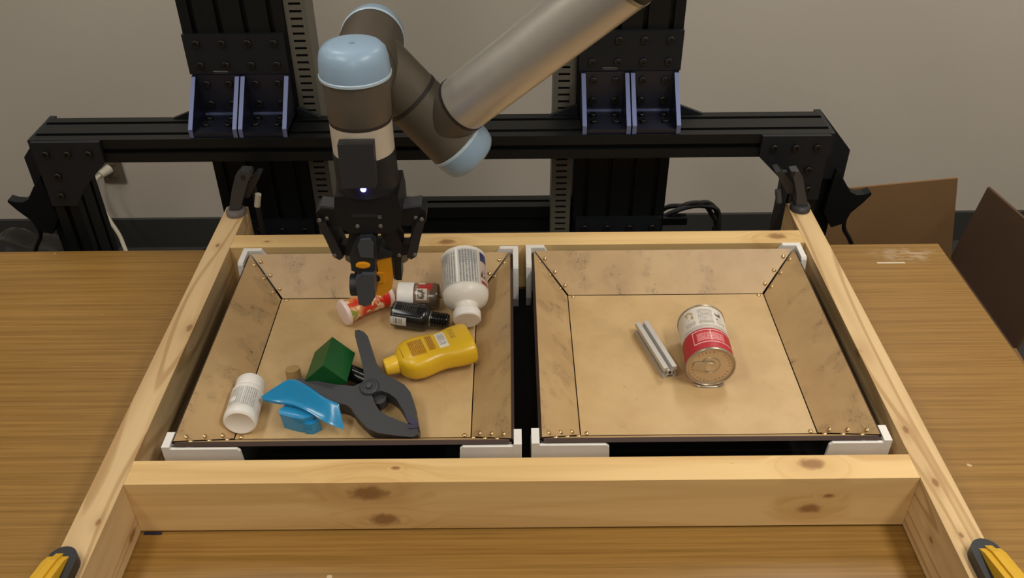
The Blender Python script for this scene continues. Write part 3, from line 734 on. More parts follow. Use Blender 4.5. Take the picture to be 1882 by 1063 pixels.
# ------------------------------------------------------------------ label print materials
def cyl_label(name, base, items, rough=0.45, metal=0.0, flip=False):
    """items: (a0, a1, z0, z1, colour, kind); angle in radians around local Z."""
    h = H(name); p = h.obj(); x, y, z = h.sep(p)
    ang = h.math('ARCTAN2', h.math('MULTIPLY', y, -1.0) if flip else y, x)
    col = lin(base)
    for (a0, a1, z0, z1, c, kind) in items:
        m = h.boxmask(ang, z, a0, a1, z0, z1)
        if kind.startswith('text'):
            vertical = kind == 'textv'
            L = h.math('MULTIPLY', ang if vertical else z, 22.0 if vertical else 900.0)
            rows = h.math('GREATER_THAN', h.math('SINE', h.math('MULTIPLY', L, 2.2)), -0.25)
            q = h.comb(h.math('MULTIPLY', ang, 3.0 if vertical else 55.0), h.math('MULTIPLY', z, 1500.0 if vertical else 80.0), 0)
            nz = h.math('GREATER_THAN', h.noise(q, 1.0, 1.0), 0.40)
            m = h.math('MULTIPLY', m, h.math('MULTIPLY', h.math('MULTIPLY', rows, nz), 0.8))
        elif kind == 'bars':
            q = h.comb(h.math('MULTIPLY', ang, 60.0), 0, 0)
            m = h.math('MULTIPLY', m, h.math('GREATER_THAN', h.noise(q, 1.0, 0.0), 0.5))
        elif kind == 'barsz':
            q = h.comb(0, 0, h.math('MULTIPLY', z, 900.0))
            m = h.math('MULTIPLY', m, h.math('GREATER_THAN', h.noise(q, 1.0, 0.0), 0.5))
        elif kind == 'blotch':
            m = h.math('MULTIPLY', m, h.ramp(h.noise(p, 160.0, 2.0), 0.45, 0.55))
        col = h.mix(m, col, lin(c))
    return h.out(col, rough, metal, 0.5)
def flat_label(name, base, items, rough=0.35):
    """items: (x0, x1, y0, y1, colour, kind) in object space, only on faces looking up."""
    h = H(name); p = h.obj(); x, y, z = h.sep(p)
    col = lin(base)
    up = h.math('GREATER_THAN', z, 0.004)
    for (a0, a1, b0, b1, c, kind) in items:
        m = h.math('MULTIPLY', h.boxmask(x, y, a0, a1, b0, b1), up)
        if kind == 'text':
            rows = h.math('GREATER_THAN', h.math('SINE', h.math('MULTIPLY', x, 2300.0)), -0.2)
            nz = h.math('GREATER_THAN', h.noise(h.comb(h.math('MULTIPLY', x, 250.0), h.math('MULTIPLY', y, 900.0), 0), 1.0, 1.0), 0.42)
            m = h.math('MULTIPLY', m, h.math('MULTIPLY', h.math('MULTIPLY', rows, nz), 0.75))
        elif kind == 'bars':
            m = h.math('MULTIPLY', m, h.math('GREATER_THAN', h.noise(h.comb(0, h.math('MULTIPLY', y, 1100.0), 0), 1.0, 0.0), 0.5))
        col = h.mix(m, col, lin(c))
    return h.out(col, rough)

# ------------------------------------------------------------------ bottles in the crowded tray
def basis(p, z, upv):
    """matrix with local Z along z and local X as close as possible to upv."""
    z = V(z).normalized(); x = V(upv); x = (x-z*x.dot(z)).normalized(); y = z.cross(x)
    M = Matrix.Identity(4)
    for i in range(3):
        M[i][0] = x[i]; M[i][1] = y[i]; M[i][2] = z[i]; M[i][3] = p[i]
    return M
def up_to(M): return M

# large white bottle, base raised on the far panel; local X up, Z from cap to base
c0 = V((-0.0785, 0.3455, 0.0625)); th = math.radians(20)
dz = V((-0.075, math.cos(th), math.sin(th)))
Mb = basis(c0, dz, (0, 0, 1))
t = thing('white_bottle', 'large white plastic bottle with grey printed label leaning on the tray end', 'bottle', Mb)
m = cyl_label('white_bottle_label', (228, 221, 208), [
    (-1.35, 1.45, 0.047, 0.112, (205, 200, 190), 'solid'),
    (0.28, 0.36, 0.050, 0.114, (240, 236, 226), 'solid'),
    (0.40, 1.35, 0.049, 0.108, (120, 118, 118), 'textv'),
    (-0.62, 0.24, 0.049, 0.110, (110, 110, 112), 'textv'),
    (-0.60, 0.22, 0.085, 0.109, (128, 128, 130), 'text'),
    (0.75, 1.35, 0.092, 0.110, (128, 128, 130), 'text'),
    (-1.30, -0.72, 0.050, 0.108, (196, 176, 160), 'solid'),
    (-1.30, -0.80, 0.093, 0.110, (44, 48, 96), 'solid'),
    (-1.25, -0.78, 0.062, 0.078, (96, 70, 60), 'blotch'),
    (-1.30, -0.80, 0.050, 0.056, (150, 44, 44), 'solid')], 0.34, flip=True)
put('body', lathe(B(), [(0.0175, 0.012), (0.0178, 0.022), (0.0195, 0.0255), (0.027, 0.0295), (0.0335, 0.0355), (0.0358, 0.044), (0.0362, 0.052), (0.0358, 0.054), (0.0358, 0.111), (0.0362, 0.113), (0.0355, 0.117), (0.032, 0.1195)], 48), m, t, M=Mb, local=True, smooth=True)
cpx = put('cap', lathe(B(), [(0.0195, 0.0), (0.0212, 0.0012), (0.0216, 0.013), (0.0205, 0.0145)], 48), M_['white_cap'], t, M=Mb, local=True, smooth=True)
put('neck_ring', lathe(B(), [(0.0185, 0.0150), (0.0192, 0.0155), (0.0192, 0.0175), (0.0185, 0.018)], 48), M_['white'], t, M=Mb, local=True, smooth=True)

# small white pill bottle
p0 = V((-0.3755, 0.1315, FL+0.0226))
Mb = basis(p0, (-0.03, 1, 0.0), (0, 0, 1))
t = thing('pill_bottle', 'small white pill bottle lying along the slanted left panel', 'bottle', Mb)
m = cyl_label('pill_label', (230, 224, 214), [(-1.1, 1.2, 0.014, 0.052, (214, 210, 202), 'solid'), (-0.95, -0.1, 0.016, 0.050, (142, 140, 138), 'textv'), (0.0, 0.9, 0.018, 0.050, (150, 146, 142), 'textv'), (0.35, 0.75, 0.024, 0.032, (240, 236, 230), 'solid')], 0.4, flip=True)
put('body', lathe(B(), [(0.010, 0.0035), (0.0155, 0.0012), (0.019, 0.0), (0.0218, 0.002), (0.0224, 0.006), (0.0224, 0.012), (0.0219, 0.013), (0.0219, 0.053), (0.0222, 0.055), (0.0205, 0.0595), (0.017, 0.061)], 44), m, t, M=Mb, local=True, smooth=True)
put('cap', lathe(B(), [(0.0190, 0.0600), (0.0200, 0.0608), (0.0202, 0.078), (0.0190, 0.0800), (0.015, 0.0806)], 44), M_['white_cap'], t, M=Mb, local=True, smooth=True)

# yellow squeeze bottle lying flat; local X along bottle (cap to base), Y across, Z up
p0 = V((-0.1945, 0.2430, FL)); p1 = V((-0.0715, 0.2900, FL))
ux = (p1-p0); Lm = ux.length; ux.normalize(); ux = V((ux.x, ux.y, 0.055)).normalized(); uz = (V((0, 0, 1))-ux*ux.z).normalized(); uy = uz.cross(ux)
Mb = Matrix.Identity(4)
for i in range(3): Mb[i][0] = ux[i]; Mb[i][1] = uy[i]; Mb[i][2] = uz[i]; Mb[i][3] = (p0[i], p0[i], p0[i]+0.0205+0.0012)[2] if i == 2 else p0[i]
t = thing('mustard_bottle', 'yellow squeeze bottle with a barcode lying on its flat side', 'bottle', Mb)
# stations: x, half width, half thickness
ST = [(0.02, 0.012, 0.012), (0.0235, 0.0186, 0.0158), (0.029, 0.0266, 0.0181), (0.038, 0.0322, 0.0201), (0.05, 0.0345, 0.0206), (0.062, 0.0333, 0.0203), (0.074, 0.0303, 0.0201), (0.085, 0.0292, 0.0201), (0.096, 0.0307, 0.0203), (0.108, 0.0333, 0.0206), (0.12, 0.0345, 0.0206), (0.129, 0.0339, 0.0201), (0.1325, 0.0305, 0.0179)]
def superring(bm, x, a, b, e=3.2, n=40):
    r = []
    for i in range(n):
        t_ = 2*math.pi*i/n; c, s = math.cos(t_), math.sin(t_)
        r.append(bm.verts.new((x, a*math.copysign(abs(c)**(2/e), c), b*math.copysign(abs(s)**(2/e), s))))
    return r
bm = B(); rings = [superring(bm, *s) for s in ST]
for a, b in zip(rings, rings[1:]):
    for i in range(40): bm.faces.new((a[i], a[(i+1) % 40], b[(i+1) % 40], b[i]))
bm.faces.new(rings[0]); bm.faces.new(rings[-1][::-1])
my = flat_label('yellow_bottle_print', (222, 178, 34), [
    (0.0275, 0.0300, -0.012, 0.012, (96, 66, 20), 'text'),
    (0.040, 0.062, -0.018, 0.016, (196, 142, 30), 'solid'), (0.040, 0.062, -0.016, 0.015, (120, 80, 16), 'text'),
    (0.066, 0.077, -0.015, 0.018, (192, 140, 28), 'solid'), (0.067, 0.076, -0.014, 0.016, (126, 86, 18), 'text'),
    (0.082, 0.096, -0.016, 0.018, (232, 222, 204), 'solid'), (0.084, 0.0945, -0.010, 0.014, (140, 138, 144), 'bars'),
    (0.102, 0.110, -0.004, 0.018, (118, 84, 20), 'text')], 0.3)
put('body', bm, my, t, M=Mb, local=True, smooth=True)
bm = B(); rings = [superring(bm, x, a, a, 2.2) for x, a in ((0.0, 0.0100), (0.0015, 0.0118), (0.0185, 0.0136), (0.0200, 0.0130))]
for a, b in zip(rings, rings[1:]):
    for i in range(40): bm.faces.new((a[i], a[(i+1) % 40], b[(i+1) % 40], b[i]))
bm.faces.new(rings[0]); bm.faces.new(rings[-1][::-1])
put('cap', bm, M_['yel_cap'], t, M=Mb, local=True, smooth=True)

# black bottle with ribbed cap
p0 = V((-0.1945, 0.3715, FL+0.0207)); dz = V((0.085, -0.016, -0.004))
Mb = basis(p0, dz, (0, 0, 1))
t = thing('black_bottle', 'small glossy black bottle with a white barcode strip and ribbed cap', 'bottle', Mb)
m = cyl_label('black_bottle_label', (24, 24, 25), [(-2.5, 2.5, 0.004, 0.0052, (120, 116, 110), 'solid'), (1.10, 1.85, 0.0, 0.026, (198, 192, 182), 'solid'), (1.22, 1.70, 0.006, 0.024, (60, 58, 58), 'barsz'), (0.95, 1.0, 0.002, 0.048, (120, 118, 116), 'solid'), (-0.2, 0.6, 0.016, 0.040, (62, 60, 60), 'text')], 0.2)
put('body', lathe(B(), [(0.0185, 0.0), (0.0202, 0.002), (0.0205, 0.006), (0.0205, 0.048), (0.0194, 0.053), (0.0160, 0.0575), (0.0128, 0.060)], 36), m, t, M=Mb, local=True, smooth=True)
prof = [(0.0112, 0.060)]
for k in range(6): prof += [(0.0120, 0.0615+k*0.0042), (0.0120, 0.0640+k*0.0042), (0.0108, 0.0646+k*0.0042), (0.0108, 0.0654+k*0.0042)]
prof += [(0.0110, 0.0875), (0.0095, 0.0885)]
put('cap', lathe(B(), prof, 32), M_['blackgloss'], t, M=Mb, local=True, smooth=True)
put('collar', lathe(B(), [(0.0124, 0.0595), (0.0130, 0.0600), (0.0130, 0.0612), (0.0124, 0.0616)], 32), M_['steel'], t, M=Mb, local=True, smooth=True)

# jar with white cap and red label
p0 = V((-0.1890, 0.4165, FL+0.0218)); dz = V((0.064, -0.002, -0.000))
Mb = basis(p0, dz, (0, 0, 1))
t = thing('spice_jar', 'dark glass jar with white cap and red label behind the black bottle', 'jar', Mb)
m = cyl_label('jar_label', (86, 70, 54), [(-1.0, 1.5, 0.026, 0.050, (128, 104, 84), 'solid'), (-0.9, 0.45, 0.031, 0.054, (164, 46, 42), 'solid'), (-0.60, -0.15, 0.031, 0.042, (214, 200, 176), 'solid'), (0.35, 1.30, 0.029, 0.046, (196, 184, 166), 'solid'), (0.45, 1.2, 0.031, 0.044, (92, 84, 74), 'blotch'), (-1.6, -0.95, 0.034, 0.06, (120, 52, 42), 'solid')], 0.2)
put('body', lathe(B(), [(0.0165, 0.020), (0.0195, 0.0235), (0.0203, 0.027), (0.0203, 0.058), (0.0188, 0.0625), (0.015, 0.0640)], 36), m, t, M=Mb, local=True, smooth=True)
put('cap', lathe(B(), [(0.0180, -0.0025), (0.0210, -0.001), (0.0216, 0.001), (0.0216, 0.0230), (0.0206, 0.0245)], 36), M_['white_cap'], t, M=Mb, local=True, smooth=True)

# orange candy tube with white ends
p0 = V((-0.2705, 0.3720, FL+0.0222)); dz = V((0.0655, 0.0505, 0.0))
Mb = basis(p0, dz, (0, 0, 1))
t = thing('candy_tube', 'orange and red wrapped tube with white plastic ends below the gripper', 'tube', Mb)
h = H('candy_wrap'); p = h.obj(); x, y, z = h.sep(p)
col = h.mix(h.ramp(h.noise(h.vmul(p, (50, 50, 40)), 1.0, 2.0), 0.42, 0.56), lin((206, 58, 36)), lin((226, 152, 92)))
col = h.mix(h.ramp(h.noise(p, 90.0, 2.0), 0.58, 0.64), col, lin((238, 208, 168)))
col = h.mix(h.math('MULTIPLY', h.ramp(h.noise(p, 60.0, 1.0), 0.60, 0.66), h.math('LESS_THAN', z, 0.03)), col, lin((150, 156, 70)))
col = h.mix(h.math('GREATER_THAN', z, 0.062), col, lin((214, 44, 34)))
m = h.out(col, 0.18, 0, 0.5, bump=h.noise(p, 90.0, 3.0), bs=0.5, bd=0.003)
prof = [(0.0180, 0.004)]
for k in range(14):
    zz = 0.006+k*0.0050
    prof.append((0.0185-0.0015*math.sin(math.pi*k/13)+0.0006*math.sin(k*2.3), zz))
prof.append((0.0180, 0.0745))
put('wrapper', lathe(B(), prof, 28), m, t, M=Mb, local=True, smooth=True)
M_['milky'] = plain('milky_pink_plastic', (232, 208, 198), 0.3)
put('end_cap', lathe(B(), [(0.0150, -0.0040), (0.0200, -0.0028), (0.0216, 0.0), (0.0216, 0.0030), (0.0185, 0.0045)], 32), M_['milky'], t, M=Mb, local=True, smooth=True)
put('end_cap', lathe(B(), [(0.0185, 0.0735), (0.0212, 0.0750), (0.0214, 0.0800), (0.0160, 0.0825)], 32), M_['milky'], t, M=Mb, local=True, smooth=True)

# green box standing on one edge
Mg = T(-0.2695, 0.2360, FL+0.0006+0.0297) @ Matrix.Rotation(math.radians(-3), 4, 'Z') @ Matrix.Rotation(math.radians(45), 4, 'Y')
g = put('green_block', bevel(box(-0.021, 0.021, -0.031, 0.031, -0.021, 0.021), 0.0016, 2), M_['green'], None, M=Mg, local=True, smooth=True)
tag(g, 'dark green plastic block tilted on edge beside the spring clamp', 'block')

# glossy black cylinder under the clamp pivot
bm = rod(B(), (-0.244, 0.2400, FL+0.0140), (-0.212, 0.2200, FL+0.0140), 0.0135, 28); bevel(bm, 0.002, 2)
t = thing('black_canister', 'glossy black canister wedged between green block and spring clamp', 'canister', (-0.228, 0.230, FL))
put('shell', bm, M_['blackgloss'], t, smooth=True)
bm = rod(B(), (-0.2465, 0.2416, FL+0.0140), (-0.2438, 0.2399, FL+0.0140), 0.0108, 28)
put('end_disc', bm, M_['steel_dk'], t, smooth=True)

# cork
tag(put('cork_stopper', bevel(rod(B(), (-0.3235, 0.2325, FL), (-0.3245, 0.2375, FL+0.026), 0.0112, 24, 0.0104), 0.0015), M_['cork'], smooth=True), 'beige cork stopper standing behind the blue plastic piece', 'cork')

# blue moulded piece : saddle-shaped sheet on a boss
SB = [((-0.3505, 0.1683, 0.075), (-0.3486, 0.1629, 0.070)), ((-0.3331, 0.1746, 0.085), (-0.3290, 0.1594, 0.068)), ((-0.3104, 0.1797, 0.095), (-0.3051, 0.1538, 0.068)), ((-0.2868, 0.1696, 0.092), (-0.2829, 0.1431, 0.066)), ((-0.2625, 0.1565, 0.082), (-0.2595, 0.1324, 0.058)), ((-0.2438, 0.1521, 0.074), (-0.2370, 0.1299, 0.048))]
def cr(P, t):
    n = len(P)-1; i = min(int(t*n), n-1); f = t*n-i
    p0, p1, p2, p3 = (V(P[max(i-1, 0)]), V(P[i]), V(P[i+1]), V(P[min(i+2, n)]))
    return 0.5*((2*p1)+(p2-p0)*f+(2*p0-5*p1+4*p2-p3)*f*f+(3*p1-p0-3*p2+p3)*f**3)
bt = thing('blue_plastic_piece', 'bright blue moulded plastic piece with curved lip next to the pill bottle', 'plastic piece', (-0.295, 0.150, FL))
bm = B(); NU, NV = 30, 8; G = []
for i in range(NU+1):
    a = cr([s[0] for s in SB], i/NU); b = cr([s[1] for s in SB], i/NU); row = []
    for j in range(NV+1):
        f = j/NV; p = a.lerp(b, f)
        p += V((0, -0.2, -0.75))*0.010*math.sin(math.pi*f)*math.sin(math.pi*min(1, i/NU*1.1+0.05))
        row.append(bm.verts.new(p))
    G.append(row)
fs = []
for i in range(NU):
    for j in range(NV): fs.append(bm.faces.new((G[i][j], G[i+1][j], G[i+1][j+1], G[i][j+1])))
bmesh.ops.recalc_face_normals(bm, faces=bm.faces)
bmesh.ops.solidify(bm, geom=bm.faces[:], thickness=0.0045)
put('curved_lip', bevel(bm, 0.0012, 2, 0.9), M_['blue'], bt, smooth=True)
pp = [(-0.3270, 0.1500), (-0.3235, 0.1440), (-0.3030, 0.1365), (-0.2900, 0.1340), (-0.2780, 0.1405), (-0.2760, 0.1560), (-0.2880, 0.1640), (-0.3180, 0.1650)]
bm = hexa(B(), [(x*0.9-0.1*0.3, y*0.9+0.1*0.15, FL) for x, y in pp], [(x, y, 0.064) for x, y in pp])
put('boss', bevel(bm, 0.006, 3), M_['blue'], bt, smooth=True)
pp = [(-0.2900, 0.1330), (-0.2800, 0.1320), (-0.2700, 0.1400), (-0.2780, 0.1450), (-0.2880, 0.1380)]
bm = hexa(B(), [(x, y, FL) for x, y in pp], [(x, y, 0.056) for x, y in pp])
put('rib', bevel(bm, 0.0015, 2), M_['blue'], bt, smooth=True)

# spring clamp
PIV = V((-0.2067, 0.1889, 0.0724)); axx = V((0.996, 0, 0.0897)); ayy = V((-0.0174, 0.981, 0.1935)); nnz = V((-0.088, -0.1942, 0.977))
Mc = Matrix.Identity(4)
for i in range(3): Mc[i][0] = axx[i]; Mc[i][1] = ayy[i]; Mc[i][2] = nnz[i]; Mc[i][3] = PIV[i]
sc = thing('spring_clamp', 'big charcoal spring clamp sprawled across the crowded tray', 'clamp', Mc)
CA = [(-0.0314, 0.104), (-0.025, 0.1044), (-0.0173, 0.0995), (-0.0109, 0.0906), (-0.0034, 0.0676), (0.006, 0.0392), (0.0184, 0.0189), (0.0335, 0.0099), (0.0479, -0.0017), (0.0569, -0.0145), (0.0623, -0.0303), (0.0664, -0.0537), (0.0692, -0.0653), (0.0612, -0.0663), (0.0523, -0.0507), (0.0448, -0.0368), (0.0381, -0.0245), (0.0276, -0.0145), (0.0159, -0.0089), (0.004, -0.0114), (-0.0068, -0.0003), (-0.0098, 0.0159), (-0.0128, 0.0324), (-0.0176, 0.0503), (-0.0256, 0.0769), (-0.0305, 0.0946)]
CB = [(-0.1072, 0.0232), (-0.0987, 0.0233), (-0.0746, 0.0163), (-0.049, 0.0083), (-0.0232, 0.0031), (-0.0137, 0.0078), (0.0045, -0.0169), (0.0092, -0.0291), (0.0161, -0.0414), (0.0264, -0.0502), (0.0433, -0.0595), (0.0561, -0.0658), (0.0613, -0.068), (0.0693, -0.067), (0.0701, -0.0841), (0.0638, -0.0878), (0.0404, -0.0833), (0.016, -0.0769), (0.0029, -0.069), (-0.0094, -0.0549), (-0.0187, -0.0427), (-0.0232, -0.0343), (-0.0315, -0.0273), (-0.0455, -0.0224), (-0.0625, -0.0136), (-0.0809, 0.0001), (-0.1, 0.0159)]
def lift(bm, M):
    """raise the underside where it would sink into the tray floor or near panel."""
    Mi = M.inverted()
    for v in bm.verts:
        p = M @ v.co
        zmin = max(FL, FL+(LT[2]+INS-p.y)*(RIM-FL)/INS)+0.0008
        if p.z < zmin: p.z = min(zmin, p.z+0.024); v.co = Mi @ p
    return bm
put('arm', bevel(lift(prism(B(), CA, -0.026, -0.0005, XY), Mc), 0.003, 3, 0.7), M_['clamp'], sc, M=Mc, local=True, smooth=True)
put('arm', bevel(lift(prism(B(), CB, -0.0262, -0.0012, XY), Mc), 0.003, 3, 0.7), M_['clamp'], sc, M=Mc, local=True, smooth=True)
pv = put('pivot_boss', lathe(B(), [(0.0135, -0.004), (0.0135, 0.0012), (0.0118, 0.0026), (0.0095, 0.0026), (0.0088, 0.0014), (0.005, 0.0014), (0.0045, 0.0032), (0.001, 0.0036)], 32), M_['clamp'], sc, M=Mc @ T(-0.001, -0.001, 0), local=True, smooth=True)
put('pivot_pin', lathe(B(), [(0.0040, 0.001), (0.0040, 0.0042), (0.0028, 0.0048), (0.001, 0.0044)], 16), M_['tool_grey'], pv, M=Mc @ T(-0.001, -0.001, 0), local=True, smooth=True)
put('jaw_pad', bevel(prism(B(), [(0.0508, -0.0500), (0.0560, -0.0540), (0.0700, -0.0650), (0.0702, -0.0700), (0.0640, -0.0700), (0.0570, -0.0650)], -0.014, 0.0006, XY), 0.001, 1), M_['clamp_pad'], sc, M=Mc, local=True)
put('jaw_pad', bevel(prism(B(), [(0.0560, -0.0690), (0.0705, -0.0682), (0.0706, -0.0740), (0.0570, -0.0745)], -0.010, 0.0002, XY), 0.001, 1), M_['clamp_pad'], sc, M=Mc, local=True)
put('spring', lathe(B(), [(0.0085, -0.012), (0.0100, -0.0115), (0.0100, 0.002), (0.0085, 0.0022)], 24), M_['clamp'], sc, M=Mc @ T(0.012, -0.014, -0.012), local=True, smooth=True)

# ------------------------------------------------------------------ sparse tray : can and aluminium bar
Mk = basis(V((0.2700, 0.2220, FL+0.0352)), (0.03, 1, 0), (0, 0, 1))
cn_ = thing('tin_can', 'tin can with red and white paper label lying lid towards the front', 'can', Mk)
# local X up: angle 0 is the top of the lying can, positive angle to the left in the picture
m = cyl_label('can_label', (222, 212, 198), [
    (-4, 4, 0.004, 0.047, (176, 40, 46), 'solid'),
    (-1.2, 1.3, 0.047, 0.056, (206, 196, 182), 'solid'),
    (-1.0, 1.1, 0.048, 0.055, (150, 144, 136), 'text'),
    (-0.62, 0.60, 0.020, 0.040, (192, 62, 66), 'solid'),
    (-0.60, 0.58, 0.022, 0.038, (224, 170, 166), 'text'),
    (-0.95, 0.75, 0.0165, 0.0180, (228, 186, 180), 'solid'), (-1.0, 0.8, 0.0425, 0.0440, (228, 186, 180), 'solid'), (-0.03, 0.0, 0.020, 0.044, (228, 186, 180), 'solid'), (0.74, 0.77, 0.018, 0.044, (228, 186, 180), 'solid'),
    (-0.30, 0.34, 0.060, 0.092, (132, 126, 120), 'text'), (-0.30, 0.34, 0.058, 0.064, (110, 104, 98), 'text'),
    (-0.72, -0.42, 0.070, 0.090, (92, 90, 86), 'blotch'), (-0.9, -0.42, 0.060, 0.068, (132, 126, 120), 'text'),
    (0.55, 0.95, 0.070, 0.092, (172, 150, 92), 'blotch'), (0.50, 1.0, 0.058, 0.068, (132, 126, 120), 'text')], 0.5, flip=True)
put('label_sleeve', lathe(B(), [(0.0338, 0.0035), (0.0340, 0.0042), (0.0340, 0.0968), (0.0338, 0.0975)], 56), m, cn_, M=Mk, local=True, smooth=True)
put('rim', lathe(B(), [(0.0325, 0.0030), (0.0342, 0.0040), (0.0350, 0.0030), (0.0352, 0.0012), (0.0346, -0.0004), (0.0332, -0.0006), (0.0326, 0.0006), (0.0326, 0.0030)], 56, cap0=False, cap1=False), M_['tin'], cn_, M=Mk, local=True, smooth=True)
put('rim', lathe(B(), [(0.0330, 0.0972), (0.0350, 0.0975), (0.0352, 0.1000), (0.0340, 0.1012), (0.0326, 0.1000), (0.0322, 0.0985)], 56), M_['tin'], cn_, M=Mk, local=True, smooth=True)
h = H('stamped_lid'); p = h.obj(); x, y, z = h.sep(p)
rr = h.vlen(h.comb(x, y, 0)); an = h.math('ARCTAN2', y, x)
ringm = h.bandmask(rr, 0.0262, 0.0016)
dots = h.math('MULTIPLY', h.math('MULTIPLY', ringm, h.math('GREATER_THAN', h.math('SINE', h.math('MULTIPLY', an, 30.0)), 0.35)), h.ramp(h.noise(h.comb(an, 0, 0), 1.4, 0.0), 0.40, 0.46))
col = h.mix(h.math('MULTIPLY', dots, 0.6), lin((206, 182, 146)), lin((150, 96, 70)))
lid_m = h.out(col, 0.42, 0.45, 0.5)
ld = put('lid', lathe(B(), [(0.0328, 0.0030), (0.0315, 0.0034), (0.0308, 0.0026), (0.0296, 0.0026), (0.0290, 0.0020), (0.0010, 0.0020)], 56), lid_m, cn_, M=Mk, local=True, smooth=True)
# scored ring and pull tab (lid faces local -Z)
Mt = Mk @ T(0.0020, 0.0070, 0.0)
put('score_ring', lathe(B(), [(0.0130, 0.0019), (0.0137, 0.0014), (0.0144, 0.0019)], 40, cap0=False, cap1=False), M_['tin'], ld, M=Mk @ T(0.0025, -0.001, 0), local=True, smooth=True)
bm = B(); poly = []
for k in range(17):
    a = -math.pi/2+math.pi*k/16; poly.append((0.0085*math.sin(a)*1.0, -0.0085*math.cos(a)))
poly += [(0.0080, 0.008), (0.0065, 0.022), (0.0, 0.0242), (-0.0065, 0.022), (-0.0080, 0.008)]
poly = [(u, -v) for u, v in poly]
put('pull_tab', bevel(prism(bm, poly, -0.0006, 0.0010, XY), 0.0004, 1), M_['tin'], ld, M=Mk @ T(0.0015, -0.002, 0), local=True)
put('finger_hole', lathe(B(), [(0.0066, -0.0010), (0.0070, -0.0012), (0.0074, -0.0006)], 28, cap0=True, cap1=False), M_['tin_lid'], ld, M=Mk @ T(0.0015, -0.001, 0), local=True, smooth=True)
bm = B()
for k in range(11):
    a = math.pi-0.52+1.04*k/10*1.0
pts = [(0.0368*math.cos(math.pi+d), 0.0368*math.sin(math.pi+d), 0.0-0.0012) for d in [(-0.62+1.24*k/10) for k in range(11)]]
pts = [(max(x, -0.0338), y, z-0.003*math.cos((i-5)/5*1.5)) for i, (x, y, z) in enumerate(pts)]
put('rim_arc', sweep(bm, pts, 0.0010, 8, 3), M_['steel'], cn_, M=Mk, local=True, smooth=True)  # thin steel arc along the lower front of the can rim

# short slotted aluminium bar
a0 = V((0.2170, 0.2400, FL)); a1 = V((0.1885, 0.3460, FL))
d = (a1-a0); Le = d.length; d.normalize()
Me = basis(a0+V((0, 0, 0.0101)), d, (0, 0, 1))
def profile20():
    P = []
    q = [(-0.010, -0.010), (-0.0030, -0.010), (-0.0030, -0.0082), (-0.0055, -0.0082), (-0.0055, -0.0070), (-0.0027, -0.0042), (0.0027, -0.0042), (0.0055, -0.0070), (0.0055, -0.0082), (0.0030, -0.0082), (0.0030, -0.010)]
    for k in range(4):
        ca, sa = round(math.cos(k*math.pi/2)), round(math.sin(k*math.pi/2))
        P += [(u*ca-v*sa, u*sa+v*ca) for u, v in q]
    return P
bar = thing('aluminium_bar', 'short silver slotted aluminium bar lying beside the tin can', 'bar', Me)
put('profile', prism(B(), profile20(), 0, Le, XY), M_['alu'], bar, M=Me, local=True)
put('bore', lathe(B(), [(0.0024, -0.0003), (0.0024, 0.0002)], 14), M_['duct_in'], bar, M=Me, local=True)

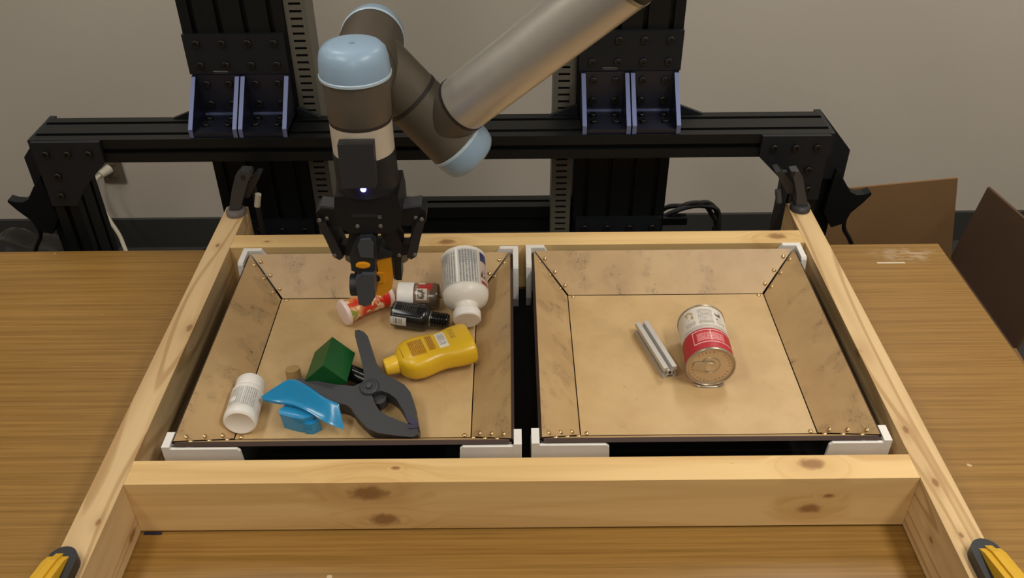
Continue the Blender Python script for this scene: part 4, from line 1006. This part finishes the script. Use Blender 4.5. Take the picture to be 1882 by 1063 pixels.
# ------------------------------------------------------------------ clamps holding the frame
def lever_clamp(x, y, s, label):
    t = thing('bar_clamp', label, 'clamp', (x, y, BH), 'black clamps on the far board ends')
    put('pad', bevel(lathe(B(), [(0.0185, 0), (0.0185, 0.006), (0.015, 0.011)], 24, 0.95, 1.0, M=T(x, y, BH+0.0003)), 0.001, 1), M_['greypad'] if s < 0 else M_['clamp'], t, smooth=True)
    # leaning lever: outline in (x, z)
    f = (lambda u: x - s*u)
    poly = [(-0.010, 0.008), (0.008, 0.008), (0.022, 0.040), (0.034, 0.068), (0.042, 0.080), (0.040, 0.087), (0.024, 0.088), (0.014, 0.078), (0.002, 0.048)] if s < 0 else [(-0.012, 0.008), (0.010, 0.008), (0.014, 0.035), (0.022, 0.060), (0.030, 0.078), (0.018, 0.080), (0.008, 0.066), (0.0, 0.040)]
    lv = put('lever', bevel(prism(B(), [(f(u), BH+v) for u, v in poly], y-0.009, y+0.012, XZ), 0.002, 2), M_['clamp'], t, smooth=True)
    put('lever_slot', box(min(f(0.024), f(0.031)), max(f(0.024), f(0.031)), y-0.0098, y-0.0088, BH+0.072, BH+0.080), M_['bolt'], lv)
    poly = [(0.008, 0.030), (0.026, 0.030), (0.046, 0.062), (0.052, 0.072), (0.044, 0.074), (0.030, 0.060)]
    put('trigger', bevel(prism(B(), [(f(u), BH+v-0.002) for u, v in poly], y+0.006, y+0.0335, XZ), 0.002, 2), M_['tool_black'], t, smooth=True)
    put('bar', box(min(f(0.026), f(0.033)), max(f(0.026), f(0.033)), y+0.0245, y+0.0345, -0.048, BH+0.060, 0.001, 1), M_['tool_black'], t)
    put('knob', bevel(rod(B(), (f(0.036), y+0.008, BH+0.010), (f(0.042), y+0.008, BH+0.034), 0.0055, 12), 0.001), M_['cable_w'] if s < 0 else M_['steel_dk'], t, smooth=True)
    put('under_jaw', box(min(f(-0.012), f(0.033)), max(f(-0.012), f(0.033)), y-0.030, y+0.0345, -0.048, -0.0305, 0.002), M_['tool_black'], t)
lever_clamp(-0.493, 0.622, -1, 'black clamp lever with grey pad on the far end of the left board')
lever_clamp(0.497, 0.620, 1, 'black clamp lever on the far end of the right board')

def front_clamp(x, s, label):
    y = -0.112
    t = thing('spring_grip', label, 'clamp', (x, y, BH), 'yellow and black clamps on the near board ends')
    # pad with rounded front and an arm rising towards the viewer
    poly = []
    for k in range(13):
        a = math.pi*k/12; poly.append((x+0.0165*math.cos(a), y-0.006+0.018*math.sin(a)))
    poly += [(x-0.0165, y-0.05), (x+0.0165, y-0.05)]
    put('jaw_pad', bevel(prism(B(), poly, BH+0.0003, BH+0.014, XY), 0.003, 2), M_['tool_black'], t, smooth=True)
    poly2 = [(y+0.002, BH+0.012), (y-0.012, BH+0.020), (y-0.060, BH+0.034), (y-0.105, BH+0.050), (y-0.105, BH+0.036), (y-0.060, BH+0.014), (y-0.020, BH+0.010)]
    o = s*0.004
    put('upper_arm', bevel(prism(B(), poly2, x+o-0.0115, x+o+0.0115, YZ), 0.003, 2), M_['yellow'], t, smooth=True)
    put('arm_ridge', bevel(prism(B(), [(u, v+0.0025) for u, v in poly2[:4]]+[(u, v) for u, v in poly2[:4]][::-1], x+o-0.004, x+o+0.004, YZ), 0.001, 1), M_['yellow'], t)
    put('lower_arm', box(x-0.010, x+0.010, y-0.100, y-0.086, -0.05, BH+0.036, 0.003), M_['tool_black'], t)
    put('lower_jaw', box(x-0.010, x+0.010, y-0.100, y-0.01, -0.05, -0.0325, 0.003), M_['tool_black'], t)
front_clamp(-0.501, -1, 'yellow and black clamp on the near end of the left board')
front_clamp(0.503, 1, 'yellow and black clamp on the near end of the right board')
